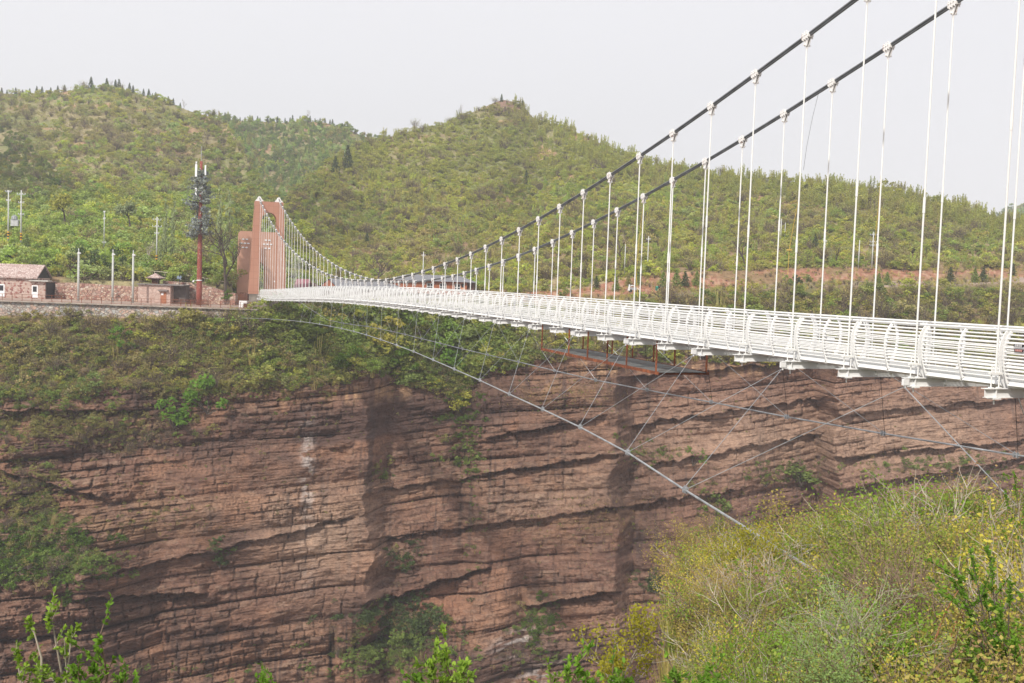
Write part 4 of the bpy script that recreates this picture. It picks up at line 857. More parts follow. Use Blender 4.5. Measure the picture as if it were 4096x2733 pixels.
# grass along terraces
n = 2600; sub = slice(0, bnd[3]); pos, px, py = sample_grid(PA[sub], XA[sub], YA[sub], n, lambda x, y: (x > 1350) * np.clip(.2 + fbm(x / 40, y / 12, 851, 3) * .8, 0, 1))
sel = choose(KS, np.tile([.3, .35, .5, .9, .0, .05, 1.1], (n, 1))); idx = np.where(sel == 6, 6, rng.choice([2, 1, 8, 6], n)); size = rng.uniform(.4, 1.5, n)
scatter('terrace_grass', 'dry grass and low scrub on the red earth terraces', 'grass', pos, np.stack([size * 1.2, size * 1.2, size * .8], 1), tints(KS, sel, n), idx, GT)

# single plants that can be told apart
PAL['bright'] = (.15, .27, .045)
LM = {k: leafmat('leaves_' + n_, PAL[k], False) for k, n_ in (('yg', 'yellow_green'), ('g', 'mid_green'), ('lush', 'lush_green'), ('dk', 'dark_green'), ('con', 'conifer_green'), ('ol', 'olive'), ('gg', 'grey_green'), ('br', 'bronze'), ('bright', 'bright_green'))}
def plant(name, pidx, loc, s, leafk, label, cat, group=None, rz=None, sz=None, wood=WOODY):
    r = empty(name, tuple(loc), rng.uniform(0, 6.28) if rz is None else rz, label, cat, group)
    sc = (s, s, sz or s)
    for dat, nm, mt in ((PROTO[pidx][0], 'crown', LM[leafk]), (PROTO[pidx][1], 'trunk' if pidx in (3, 4, 5, 9) else 'stems', wood)):
        o = bpy.data.objects.new(nm, dat); col.objects.link(o); o.parent = r; o.scale = sc; o.material_slots[0].link = 'OBJECT'; o.material_slots[0].material = mt
    return r
def on_sheet(x, y):                       # the point of the slope or cliff seen at that spot
    c = int(np.argmin(np.abs(xs - x))); r = int(np.argmin(np.abs(YA[:, c] - y))); return PA[r, c]
def on_hill(Pm, X, Y, x, y): c = int(np.argmin(np.abs(X[0] - x))); r = int(np.argmin(np.abs(Y[:, c] - y))); return Pm[r, c]
for x, y, s, k, pi_, lab in ((840, 1635, 7.5, 'bright', 0, 'large bright green tree clinging to the cliff edge below the left terrace'), (700, 1695, 6.4, 'bright', 7, 'smaller green tree just left of and below the largest bright cliff tree'),
        (1790, 1480, 8.0, 'bright', 7, 'bright green tree in the gully under the middle of the bridge'), (1850, 1640, 5.0, 'yg', 0, 'yellow green bush low in the gully under the bridge'),
        (1620, 1480, 5.5, 'lush', 0, 'leafy green bush at the cliff top left of the gully'), (1400, 1470, 5.5, 'lush', 7, 'dark leafy tree hanging over the cliff below the long wind cable'),
        (500, 1390, 5.0, 'bright', 0, 'upright green bush in the middle of the left scrub slope'), (690, 1290, 3.6, 'ol', 1, 'olive bush reaching up against the grey retaining wall'),
        (1870, 1850, 4.6, 'g', 0, 'dark bush in the vertical crack of the cliff'), (1750, 1845, 3.0, 'g', 8, 'dull green bush left of the bush in the vertical crack'),
        (1615, 2270, 3.4, 'dk', 0, 'dark bush alone on the lower middle cliff face'), (1530, 1910, 2.4, 'g', 7, 'small bush on the cliff corner left of the crack'), (880, 2260, 2.6, 'dk', 7, 'small dark bush low on the left cliff face'),
        (2770, 1850, 5.2, 'bright', 1, 'light green bush on the ledge right of the diagonal cable'), (2860, 2045, 5.0, 'g', 0, 'green bush on the cliff just above the yellow thicket'), (3200, 1930, 8.0, 'g', 7, 'broad green bush on the ledge left of the rock corner'), (3060, 1935, 5.5, 'ol', 8, 'olive bush at the left end of the broad ledge bush'),
        (2620, 2360, 4.8, 'dk', 7, 'dark bush on the cliff left of the thicket'), (2140, 2480, 3.0, 'g', 8, 'green bush under the overhanging ledge at the bottom'), (1620, 2610, 5.2, 'g', 0, 'grey green bush in the hollow at the cliff foot'), (1700, 2530, 5.5, 'dk', 7, 'dark bush high in the hollow at the cliff foot')):
    plant('bush', pi_, on_sheet(x, y) - np.array([0, 0, .2]) - VY * s * .12, s, k, lab, 'bush', sz=s * (.55 if x > 3000 else .85))
# clipped cypresses on the red terraces
for x, y, h, k, lab in ((2255, 1190, 2.6, 'g', 'bright round cypress beside the low red wall behind the bridge railing'), (2385, 1150, 2.7, 'con', 'dark cypress left of the parked cart on the terrace'), (2465, 1165, 3.0, 'g', 'slim cypress just right of the darkest terrace cypress'), (2512, 1140, 2.8, 'ol', 'olive cypress directly behind the white cart'), (2552, 1140, 2.6, 'g', 'slender cypress right behind the hanging yellow rope'),
        (2650, 1150, 3.7, 'g', 'pointed cypress right of the green bin'), (2702, 1155, 3.9, 'g', 'first of three close cypresses on the orange bank'), (2738, 1150, 3.4, 'con', 'middle of three close cypresses on the orange bank'), (2786, 1150, 3.3, 'g', 'last and widest of three close cypresses on the orange bank'),
        (3158, 1145, 3.0, 'g', 'round green cypress at the foot of the red bank'), (3190, 1140, 3.0, 'con', 'dark cypress touching the round one at the red bank'), (3233, 1130, 2.4, 'g', 'small round cypress alone on the red bank'), (3515, 1135, 2.6, 'g', 'narrow cypress left of the pointed roadside cypress'), (3548, 1138, 2.9, 'g', 'pointed cypress beside the pale path'),
        (3800, 1130, 3.6, 'con', 'dark cypress rising from the scrub right of the pale path'), (3900, 1130, 3.4, 'g', 'left of two cypresses standing alone on the right terrace'), (3932, 1128, 3.4, 'con', 'right of two cypresses standing alone on the right terrace'), (4050, 1105, 3.0, 'con', 'cypress by the road at the right edge')):
    q = on_sheet(x, y); plant('cypress', 7 if 'round' in lab else 4, q - np.array([0, 0, .1]), h * (1.0 if 'round' in lab else 1.25), k, lab, 'cypress', 'cypresses along the red terraces', sz=h)
# conifers standing up along the left ridge and on the back hill
j = 0
for x in [8, 30, 62, 88, 118, 150, 170, 205, 232, 262, 300, 365, 372, 425, 462, 478, 492, 508, 520, 530, 575, 592, 612, 622, 655, 690, 720]:
    h = {365: 5.0, 425: 4.6, 462: 4.4, 478: 4.8, 520: 4.2}.get(x, float(rng.uniform(1.8, 3.6))); q = on_hill(PC, XC, YC, x, 0)
    plant('ridge_conifer', 4, q - np.array([0, 0, .3]), h, 'con', 'small dark conifer standing on the skyline of the left hill', 'conifer', 'conifers on the left ridge')
for x in list(range(880, 1450, 21)):
    q = on_hill(PD, XD, YD, x + rng.uniform(-8, 8), 0); plant('ridge_conifer', 4, q, float(rng.uniform(1.8, 3.8)), 'con', 'tiny dark conifer on the skyline of the back hill', 'conifer', 'conifers on the back hill')
for x, y, h, lab in ((1388, 680, 9, 'tall dark fir on the left flank of the centre hill'), (1338, 700, 6.5, 'smaller dark fir left of the tall fir on the hill flank'), (2005, 405, 3.4, 'rounded pine on the very tip of the pointed hill'), (2088, 440, 4.4, 'dark pine just right of the hilltop'), (2062, 425, 2.4, 'short pine between the two hilltop pines'), (1470, 985, 4.0, 'small dark pine low on the hill above the long roof'), (2105, 745, 5.5, 'dark cone shaped tree high on the centre hill slope'), (3465, 830, 4.0, 'dark blue green conifer on the right ridge slope'), (3262, 1000, 4.2, 'dark conifer beside a lamp on the right slope')):
    q = on_hill(PB, XB, YB, x, y); plant('fir_tree', 4, q - np.array([0, 0, .3]), h, 'con', lab, 'fir tree')
for x, h, s_, lab in ((668, 15, .8, 'tall narrow pale green poplar left of the disguised mast'), (888, 17, .9, 'tall pale poplar behind the top of the bare tree'), (640, 8, .9, 'shorter poplar at the foot of the tall narrow one')):
    q = at(x, 1105, 205); plant('poplar', 3, q, h * s_ * .62, 'gg', lab, 'poplar', sz=h)
for x, y, d, h, k, pi_, lab in ((45, 1040, 198, 3.8, 'dk', 7, 'round dark evergreen in front of the transformer poles'), (325, 1070, 192, 4.6, 'dk', 0, 'dark tree behind the first concrete post'), (372, 1075, 192, 4.6, 'dk', 7, 'dark tree behind the middle concrete post'), (455, 1075, 192, 4.6, 'dk', 0, 'dark tree behind the last concrete post'),
        (520, 900, 230, 7.5, 'gg', 9, 'pale flowering tree above the concrete posts'), (260, 880, 240, 9, 'yg', 5, 'yellow green tree in the valley left of the lone pole'), (730, 1110, 205, 6, 'dk', 7, 'dark bushy tree just left of the disguised mast'), (1000, 1000, 230, 8, 'ol', 9, 'pale budding tree left of the bridge tower'), (905, 1200, 180, 2.0, 'lush', 0, 'low bright green hedge at the foot of the bare tree')):
    plant('broadleaf_tree' if h > 3 else 'hedge', pi_, at(x, y, d), h * (1.15 if pi_ in (5, 9) else 1), k, lab, 'tree' if h > 3 else 'hedge')
# bare trees
def bare_tree(x, y, d, h, seed, lab, lev=4, mat=WOODY, nl=0, lk='ol', lean=(0, 0, 1)):
    p = Plant(seed); spec = dict(wig=.16, lev=lev, nb=[4, 4, 4, 3], ang=.62, len=.66, nleaf=nl, spread=.10, leaf=.10, lift=.10, t0=.5)
    p.branch((0, 0, -.2), lean, h * .42, h * .028, 0, spec); q = at(x, y, d)
    r = empty('bare_tree', tuple(q), 0, lab, 'tree'); p.wood.build('branches', mat, r)
    if nl: v, f = p.leafmesh(); add_mesh('crown', v, f, LM[lk], r)
bare_tree(905, 1190, 182, 14.5, 5, 'tall bare tree with dark trunk beside the rose gate building', nl=2, lk='ol')
bare_tree(1508, 1150, 224, 11, 6, 'bare dead tree with straight trunk behind the long dark roof')
bare_tree(2978, 1085, 232, 9.5, 7, 'bare dark tree standing alone on the terraced field', 4)
bare_tree(2485, 1060, 226, 10, 8, 'bare tree behind the hangers above the orange bank', 4)
bare_tree(2140, 1060, 240, 7, 9, 'dark branching tree on the green slope behind the bridge', 3, nl=3, lk='g')
bare_tree(3345, 1065, 238, 6, 10, 'small dark tree with olive crown above the pale path', 3, nl=6, lk='ol')
bare_tree(593, 1060, 200, 6, 11, 'small pale barked tree near the lone utility pole', 3, PALEBARK)
for x, Pm, X_, Y_, h, lab in ((450, PC, XC, YC, 5, 'leafless tree on the left ridge between dark conifers'), (735, PC, XC, YC, 5, 'leafless tree on the falling part of the left ridge'), (1230, PD, XD, YD, 7, 'leafless tree on the crest of the back hill'), (1848, PB, XB, YB, 6, 'thin leafless tree on the left skyline of the pointed hill')):
    p = Plant(int(x)); p.branch((0, 0, -.2), (0, 0, 1), h * .42, h * .02, 0, dict(wig=.16, lev=3, nb=[4, 4, 3], ang=.6, len=.66, nleaf=0, spread=.1, leaf=.1, lift=.12, t0=.4))
    q = on_hill(Pm, X_, Y_, x, 0); o = p.wood.build('bare_tree', TWIG); o.location = q; tag(o, lab, 'tree')
# ------------------------------------------------------------------ buildings and yard on the far side
def root(name, x, y, d, label, cat, group=None, rz=YAW): return empty(name, tuple(at(x, y, d)), rz, label, cat, group)
ZP = -2.6                                        # level of the paved yard
def yard(x, d): v = at(x, 1200, d); return np.array([v[0], v[1], ZP])
h_ = empty('stone_house', tuple(yard(180, 184)), YAW, 'low stone house with pale slate roof and white doors at the left edge', 'house')
mb = MB(); mb.box(-12, 0, -.3, -1.3, 5, 3.62); mb.box(-1.297, 0.003, -.3, 0, 4.6, 3.05); mb.build('wall', STONEH, h_)
mb = MB(); mb.prism([(-.55, 3.50), (2.6, 5.72), (5.6, 3.5), (5.6, 3.72), (2.6, 5.95), (-.55, 3.74)], 'x', -12.4, -1.15); mb.build('roof', SLATE, h_)
mb = MB(); mb.box(-2.6, -.7, 3.06, .85, 1.0, 3.17); mb.box(-2.5, -.6, 3.18, .8, .9, 3.26); mb.build('awning', CONC, h_)
mb = MB(); mb.prism([(.0, 3.63), (2.6, 5.68), (5, 3.63)], 'x', -1.5, -1.32); mb.build('gable', DARKM, h_)
for xd in (-2.32, -8.15):
    mb = MB(); mb.box(xd, -.05, .12, xd + 1.08, .0, 2.35); dr = mb.build('door', WHITEP, h_)
    mb = MB(); mb.box(xd + .2, -.07, 1.2, xd + .88, -.052, 2.15); mb.build('pane', DARKM, dr)
mb = MB(); mb.box(.0, .4, -.3, .12, 4.5, 2.9); mb.build('drain_wall', DARKM, h_)
def wall(name, pts, thick, mat, o, label):       # battered rubble wall: pts = (x, base, top)
    mb = MB()
    for (xa, ba, ta), (xb, bb, tb) in zip(pts[:-1], pts[1:]):
        mb._add([(xa, -.25, ba), (xb, -.25, bb), (xb, thick, bb), (xa, thick, ba), (xa, 0.05, ta), (xb, .05, tb), (xb, thick, tb), (xa, thick, ta)], [(0, 3, 2, 1), (4, 5, 6, 7), (0, 1, 5, 4), (1, 2, 6, 5), (2, 3, 7, 6), (3, 0, 4, 7)])
    w_ = mb.build(name, mat); w_.location = tuple(o); w_.rotation_euler = (0, 0, YAW); tag(w_, label, 'wall'); return w_
s_ = 187 / F
wall('retaining_wall', [(0, -.3, 2.85), (3, -.3, 3.0), (6, -.3, 2.9), (9, -.3, 2.75), (12, -.3, 2.7), (332 * s_, -.3, 2.6)], 1.6, STONEP, yard(220, 187.2), 'pink rubble retaining wall behind the three concrete posts')
wall('retaining_wall', [(0, -.3, 3.9), (3, -.3, 3.75), (6, -.3, 3.6), (9, -.3, 2.9), (11, -.3, 2.4), (13, -.3, 2.0)], 1.6, STONEP, yard(650, 187.3), 'pink rubble retaining wall behind the disguised mast and bare tree')
wall('retaining_wall', [(0, -2.75, -.02), (6, -2.7, -.02), (12, -2.6, -.02), (18, -2.5, -.02), (26, -2.3, -.02), (36, -2.0, -.02), (48.5, -1.7, -.02)], 1.0, STONEG, yard(-160, 171.5), 'long grey and pink rubble wall holding up the paved yard')
mb = MB(); mb.box(0, -.42, -.17, 48.6, 1.6, .015); k_ = mb.build('kerb_strip', plain('worn_kerb', (.37, .31, .26), .9, 0, .3, .8)); k_.location = tuple(yard(-160, 171.4)); k_.rotation_euler = (0, 0, YAW); k_['kind'] = 'structure'
b_ = empty('low_building', tuple(yard(552, 182.5)), YAW, 'low pink stone hut with flat roof and orange brown door', 'hut')
mb = MB(); mb.box(0, 0, -.2, 5.6, 4, 3.15); mb.build('wall', masonry('pale_pink_stone', 1.6, [(0, (.46, .31, .26)), (1, (.58, .44, .38))], (.48, .35, .30)), b_)
mb = MB(); mb.box(-.15, -.35, 3.153, 8.0, 4.2, 3.33); mb.build('roof', plain('grey_slab', (.20, .18, .17), .9), b_)
mb = MB(); mb.box(5.602, 1.8, -.2, 7.7, 4, 3.15); mb.build('shed', plain('recess_shade', (.13, .11, .10), .9), b_)  # dark box painted to stand for the shaded recess under the roof slab
mb = MB(); mb.box(3.92, -.05, 0, 4.92, 0, 1.98); dr = mb.build('door', plain('orange_brown_paint', (.38, .15, .08), .7), b_)
mb = MB(); mb.box(4.03, -.062, 1.45, 4.42, -.052, 1.85); mb.build('notice', WHITEP, dr)
mb = MB(); mb.prism([(-.6, 2.28), (0, 2.42), (0, 2.22), (-.6, 2.18)], 'x', 3.6, 5.25); mb.build('canopy', plain('grey_tiles', (.22, .18, .17), .9), b_)
k_ = root('roofed_shrine', 622, 1141, 186, 'small dark shrine with broad upturned stone roof above the hut', 'shrine')
mb = MB()
prof = [(2.0, 1.30), (1.5, 1.42), (.8, 1.75), (.12, 2.1)]
for (ra, za), (rb, zb3) in zip(prof[:-1], prof[1:]):
    for a in range(4): 
        c_ = [(math.cos(math.pi / 4 + q * math.pi / 2), math.sin(math.pi / 4 + q * math.pi / 2)) for q in (a, a + 1)]
        mb.quad((c_[0][0] * ra, c_[0][1] * ra, za), (c_[1][0] * ra, c_[1][1] * ra, za), (c_[1][0] * rb, c_[1][1] * rb, zb3), (c_[0][0] * rb, c_[0][1] * rb, zb3))
mb.box(-1.35, -1.35, 1.22, 1.35, 1.35, 1.30); mb.build('roof', SLATE, k_)
mb = MB(); mb.box(-.5, -.5, -.3, .55, .55, 1.0)
for i in range(5): r_ = .5 + i * .17; mb.box(-r_, -r_, .85 + i * .075, r_, r_, .85 + i * .075 + .06)
mb.build('body', BROWNW, k_)
k_ = root('solar_lamp', 717, 1141, 186, 'solar lamp with tilted panel on a thin post beside the hut', 'lamp')
mb = MB(); mb.tube([(0, 0, -.5), (0, 0, 1.7)], .05, 6); mb.build('post', DARKM, k_); mb = MB(); mb.prism([(-.25, 1.15), (-.22, 1.10), (.2, 1.6), (.16, 1.65)], 'x', -.4, .35); mb.build('panel', plain('solar_glass', (.16, .2, .26), .3), k_)
mb = MB(); mb.box(.05, -.05, .95, .42, .0, 1.05); mb.build('lamp_head', WHITEP, k_)
# disguised mast
ms = empty('disguised_mast', tuple(yard(796, 181)), YAW, 'tall red brown phone mast dressed up as a pine tree', 'mast')
mb = MB(); HM = 24.6; mb.tube([(0, 0, -.3)] + [(0, 0, z) for z in np.linspace(2, HM, 9)], [.50] + [.48 - .24 * i / 8 for i in range(9)], 12)
mb.build('trunk', rusty('mottled_red_bark', (.27, .075, .055), (.42, .28, .24), .57, (2, 2, 1), .8), ms, smooth=True)
mb = MB(); mb.tube([(0, 0, HM), (0, 0, HM + 2.6)], .035, 5); mb.box(-.05, -.05, HM + 1.0, .05, .05, HM + 1.5); mb.build('lightning_rod', STEEL, ms)
mb = MB(); mb.tube([(0, 0, 4.2), (0, 0, 4.35)], .47, 12); mb.build('collar', WHITEP, ms)
p = Plant(77); rs = p.rs; PR = [(11.6, 2.5), (13, 3.2), (14.2, 2.4), (15.4, 2.6), (17, 2.9), (18.5, 2.8), (19.6, 2.0), (21, 2.2), (22.3, 1.4), (23, .8)]
for i in range(170):
    z = rs.uniform(11.6, 22.8); R = np.interp(z, [q[0] for q in PR], [q[1] for q in PR]) * rs.uniform(.5, 1.05) * (1 if rs.uniform() > .2 else .6); a = rs.uniform(0, 6.28)
    e = np.array([math.cos(a) * R, math.sin(a) * R, z + R * .12 + rs.normal() * .15]); b0 = np.array([math.cos(a) * .3, math.sin(a) * .3, z]); p.wood.tube([b0, (b0 + e) / 2 + np.array([0, 0, -.08]), e], [.035, .03, .015], 4, False)
    m = 44; t = rs.uniform(.3, 1.05, m)[:, None]; q = b0 + (e - b0) * t + rs.normal(size=(m, 3)) * [.2, .2, .14]; p.leaves(q, .20, 1.8)
p.wood.build('branches', plain('dull_branch_steel', (.14, .13, .12)), ms); v, f = p.leafmesh(); LM['mast'] = leafmat('plastic_needles', (.27, .30, .32), False, .1, .6); add_mesh('needles', v, f, LM['mast'], ms)
for xx, z0, z1, wd in ((-.62, 21.9, 24.0, .34), (.95, 22.2, 23.9, .22), (-.6, 18.3, 20.0, .3), (.5, 18.8, 20.2, .2)):
    mb = MB(); mb.box(xx - wd / 2, -.85, z0, xx + wd / 2, -.6, z1); mb.tube([(xx, -.62, (z0 + z1) / 2), (0, 0, (z0 + z1) / 2)], .03, 5); mb.build('antenna', WHITEP, ms)
mb = MB(); mb.tube([(-.62, -.7, 24.1), (-.62, -.7, 24.45)], .13, 8); mb.build('camera_dome', WHITEP, ms)
mb = MB(); mb.tube([(-.47, 0, 4.2), (-.95, -.1, 4.25)], .03, 5); mb.tube([(-.95, -.1, 4.1), (-.95, -.35, 4.05)], .16, 8); mb.build('floodlight', WHITEP, ms)
# railings
def railing(x0, x1, d, z, step, label, name='yard_railing', mat=RUST, hh=1.1, rails_=(.12, .6, 1.08), rr=.03):
    a = at(x0, 1200, d); b = at(x1, 1200, d); L = float(np.dot(b - a, UX)); r = empty(name, (a[0], a[1], z), YAW, label, 'railing')
    n = int(L / step)
    for i in range(min(n + 1, 98)):
        mb = MB(); mb.box(i * step - .035, -.035, 0, i * step + .035, .035, hh); mb.build('post', mat, r)
    for h in rails_:
        mb = MB(); mb.tube([(0, 0, h), (L, 0, h)], rr, 6); mb.build('rail', mat, r)
railing(-150, 1008, 171.5, ZP + .015, 1.62, 'rusty brown railing along the edge of the paved yard')
def slanted(name, pts, label, mat, hh, step, cat='railing', r=.05):
    P3 = [at(x, y, d) for x, y, d in pts]; o = P3[0]; rt = empty(name, tuple(o), 0, label, cat); mb = MB(); mb.tube([q - o for q in P3], r, 6); mb.build('rail', mat, rt)
    tot = [0]
    for a, b in zip(P3[:-1], P3[1:]): tot.append(tot[-1] + np.linalg.norm(b - a))
    for s in np.arange(0, tot[-1], step):
        q = np.array([np.interp(s, tot, [p_[j] for p_ in P3]) for j in range(3)]) - o; mb = MB(); mb.tube([q, q - np.array([0, 0, hh])], r * .9, 5); mb.build('post', mat, rt)
CREAM = plain('cream_paint', (.62, .56, .42), .7)
slanted('guard_rail', [(535, 1079, 191), (600, 1084, 191), (680, 1091, 191), (790, 1107, 190.5), (860, 1122, 190), (945, 1133, 190)], 'cream guard rail sloping down behind the disguised mast', CREAM, .7, 1.9)
slanted('guard_rail', [(-60, 1040, 200), (60, 1052, 200), (180, 1060, 199), (300, 1072, 198)], 'cream guard rail along the road above the stone house', CREAM, .6, 2.4)
slanted('terrace_fence', [(2240, 1182, 204), (2350, 1168, 206), (2440, 1163, 206), (2520, 1158, 207), (2600, 1152, 208), (2720, 1147, 210), (2960, 1140, 213)], 'dark cable fence along the orange terrace behind the hangers', RUST, .8, 2.2, 'fence', .03)
fn = empty('picket_fence', tuple(yard(690, 177.5)), YAW, 'brown picket fence around the foot of the disguised mast', 'fence')
mb = MB()
for i in range(30): mb.box(i * .21, 0, 0, i * .21 + .07, .04, 1.05 + .08 * (i % 2))
mb.build('pickets', BROWNW, fn); mb = MB(); mb.box(0, .042, .25, 6.2, .08, .32); mb.box(0, .042, .85, 6.2, .08, .92); mb.build('rail', BROWNW, fn)
# gate building
g_ = empty('gate_building', (1.05, 168, ZP), 0, 'rose coloured gate wall with arched doorway and white block emblems behind the tower', 'gate')
mb = MB(); cx = 0.0; arc = [(-1.35 * math.cos(a), 6.6 + 1.35 * math.sin(a)) for a in np.linspace(0, math.pi, 15)]
GATEM = plain('pale_rose_render', (.50, .28, .20), .85, 0, .08, .4)
mb.prism([(-3.62, -.1), (-3.42, 13.0), (-3.0, 13.4), (3.35, 13.4), (3.6, 13.0), (3.75, -.1), (1.35, -.1)] + arc[::-1] + [(-1.35, -.1)], 'y', 0, 1.6); mb.build('wall', GATEM, g_)
for cx_ in (-2.35, 1.72):
    mb = MB()
    for ry, nn in ((11.9, 2), (11.15, 3), (10.4, 2)):
        for q in range(nn): xx = cx_ + (q - (nn - 1) / 2) * .62; mb.box(xx - .17, -.10, ry - .1, xx + .17, 0, ry + .13); mb.box(xx - .24, -.08, ry - .04, xx + .24, -.001, ry + .05)
    mb.build('emblem', WHITEP, g_)
mb = MB(); mb.box(3.0, -.35, 4.2, 3.5, -.1, 4.5); mb.box(3.3, -.4, 3.7, 3.7, -.02, 3.95); mb.build('wall_lamp', WHITEP, g_)
k_ = empty('ticket_booth', tuple(yard(953, 178)), YAW, 'dark brown slatted box on a white base beside the gate', 'booth')
mb = MB(); mb.box(0, 0, 1.15, 1.55, 1, 2.25)
for i in range(6): mb.box(i * .27, .003, 2.253, i * .27 + .13, .2, 2.5)
mb.build('slatted_box', BROWNW, k_); mb = MB(); mb.box(.15, .05, 0, 1.45, .95, 1.147); mb.build('base', WHITEP, k_)
k_ = empty('gate_posts', tuple(yard(1000, 176)), YAW, 'small brown barrier with white box at the end of the yard', 'barrier')
mb = MB(); mb.box(-1.1, 0, 0, -.4, .5, .75); mb.build('box', BROWNW, k_); mb = MB(); mb.box(-.38, .0, 0, .05, .4, .55); mb.build('stand', WHITEP, k_)
# poles
BAND = plain('yellow_band_paint', (.75, .40, .03), .6); BLK = plain('black_band_paint', (.03, .03, .03), .6); INS = plain('white_insulators', (.7, .7, .7), .4)
def pole(x, y0, y1, d, r, label, bands=False, arms=(), cat='pole', name='utility_pole', mat=POLEM, lean=0):
    b = at(x, y0, d); t = at(x, y1, d); H = t[2] - b[2]; rt = empty(name, tuple(b), YAW, label, cat)
    mb = MB(); mb.tube([(0, 0, -.3), (lean, 0, H)], [r, r * .62], 8); mb.build('shaft', mat, rt, smooth=True)
    if bands:
        mb = MB(); mb2 = MB()
        for i in range(5): (mb if i % 2 == 0 else mb2).tube([(0, 0, .1 + i * .28), (0, 0, .36 + i * .28)], r * 1.04, 8)
        mb.build('yellow_band', BAND, rt); mb2.build('black_band', BLK, rt)
    for (dz, half) in arms:
        mb = MB(); mb.box(-half, -.05, H - dz - .05, half, .05, H - dz + .05); a_ = mb.build('crossarm', STEEL, rt); mb = MB()
        for s in np.linspace(-half, half, 4): mb.tube([(s, 0, H - dz + .06), (s, 0, H - dz + .30)], .06, 6)
        mb.build('insulator', INS, a_)
    return rt, H
tp, H1 = pole(33, 957, 762, 200, .17, 'left pole of the transformer pair with small camera', True, ((.3, .5), (2.0, .4)))
tp2, H2 = pole(84, 963, 762, 200, .17, 'right pole of the transformer pair with crossarm on top', True, ((.8, .75), (2.4, .5), (4.6, .5)))
tr_ = root('transformer', 58, 880, 200, 'grey transformer and switch box slung between two banded poles', 'transformer')
mb = MB(); mb.box(-1.35, -.06, -.05, 1.35, .06, .06); mb.build('bracket', STEEL, tr_)
mb = MB(); mb.tube([(0, 0, .07), (0, 0, .75)], .48, 12); [mb.tube([(q, 0, .75), (q, 0, 1.0)], .06, 6) for q in (-.25, 0, .25)]
for q in range(10): a = q * .628; mb.box(math.cos(a) * .5 - .04, math.sin(a) * .5 - .04, .12, math.cos(a) * .5 + .04, math.sin(a) * .5 + .04, .62)
mb.build('tank', plain('transformer_grey', (.42, .44, .46), .5), tr_); mb = MB(); mb.box(-.62, -.3, -1.15, .75, .3, -.06); mb.box(.04, -.32, -1.1, .06, -.301, -.1); mb.build('switch_box', plain('box_grey', (.46, .47, .47), .5), tr_)
pole(416, 985, 847, 212, .12, 'thin greenish pole in front of the valley trees', False, ((.15, .15), (1.5, .2), (6.3, .35)))
pole(626, 1052, 868, 201, .18, 'concrete pole with banded foot and insulators left of the disguised mast', True, ((.6, .75), (1.9, .85), (3.2, .4)))
for x, lab in ((313, 'left of the three round concrete posts on the yard'), (450, 'middle one of the three round concrete posts on the yard'), (531, 'right one of the three round concrete posts on the yard')):
    yv = yard(x, 179.5); rt = empty('concrete_post', tuple(yv), YAW, lab, 'post', 'round concrete posts on the yard'); mb = MB(); mb.tube([(0, 0, -.1), (0, 0, 8.4)], [.19, .16], 10); mb.build('shaft', POLEM, rt, smooth=True)
    mb = MB(); mb.tube([(0, 0, 8.4), (0, 0, 9.0)], .07, 6); mb.box(-.12, -.2, 8.1, .38, 0.1, 8.3); mb.tube([(0, 0, 7.95), (0, 0, 8.05)], .2, 10); mb.build('fitting', INS, rt)
pole(1690, 1160, 1007, 222, .15, 'pale pole with small crossarm rising above the long roofs', False, ((.9, .35),))
pole(2497, 1106, 977, 222, .13, 'plain concrete pole without arms above the orange bank', False)
pole(2588, 1106, 946, 222, .14, 'concrete pole with short crossarm above the orange bank', False, ((.7, .4),))
pole(3433, 1070, 961, 238, .15, 'plain pale pole left of the insulated pole on the right terrace', False)
pole(3487, 1070, 928, 238, .17, 'pole carrying many white insulators on the right terrace', False, ((.7, .8), (2.3, .7), (3.1, .7)))
pole(3122, 965, 876, 262, .14, 'left of two slim poles on the right hill slope', False); pole(3138, 966, 891, 264, .11, 'right of two slim poles on the right hill slope', False)
pole(3300, 1030, 965, 245, .09, 'short lamp post beside the hanging rope on the right', False, ((.1, .25),), 'lamp post', 'lamp_post')
for (xa, ya, da), (xb, yb, db), lab in (((88, 800, 200), (416, 868, 212), 'power line from the transformer poles to the thin greenish pole'), ((637, 880, 201), (1690, 1040, 222), 'power line running from the banded pole across the green slope')):
    A_ = at(xa, ya, da); B_ = at(xb, yb, db); mb = MB(); mb.tube([A_ * (1 - t) + B_ * t - np.array([0, 0, 1]) * 4 * .9 * t * (1 - t) for t in np.linspace(0, 1, 13)], .018, 4); o = mb.build('power_line', BLACKROPE); tag(o, lab, 'cable')
# timber buildings beyond the deck
GREYR = plain('grey_roof_shingle', (.20, .20, .215), .8, 0, .12, 1.5); ORW = plain('orange_timber', (.36, .13, .07), .8, 0, .25, 2); DBR = plain('dark_brown_timber', (.12, .07, .055), .8); MAROON = plain('maroon_roof', (.28, .12, .14), .8)
hb = root('long_hall', 1315, 1172, 212, 'long timber hall with dark grey roof and orange gable behind the railing', 'hall')
mb = MB(); mb.box(-1.7, 0, -.5, 14.6, 6, 1.35); mb.build('wall', DBR, hb)
mb = MB(); mb.prism([(-1.62, 1.352), (0, 2.7), (1.5, 1.352)], 'y', -.5, -.3); mb.build('gable', ORW, hb)
mb = MB(); mb._add([(-2.0, -.7, 1.2), (0, -.7, 2.85), (1.7, -.7, 1.2), (1.7, 1, 1.2), (15.2, -.7, 1.15), (11.6, 3, 2.85), (0, 3, 2.9), (-2.0, 6.5, 1.2), (15.2, 6.5, 1.15)], [(0, 1, 6, 7), (1, 2, 4, 5, 6), (6, 5, 8, 7), (5, 4, 8), (0, 7, 8, 4, 2)]); mb.build('roof', GREYR, hb)
hb = root('timber_house', 1895, 1172, 214, 'red brown timber house with broad grey hipped roof behind the bridge', 'house')
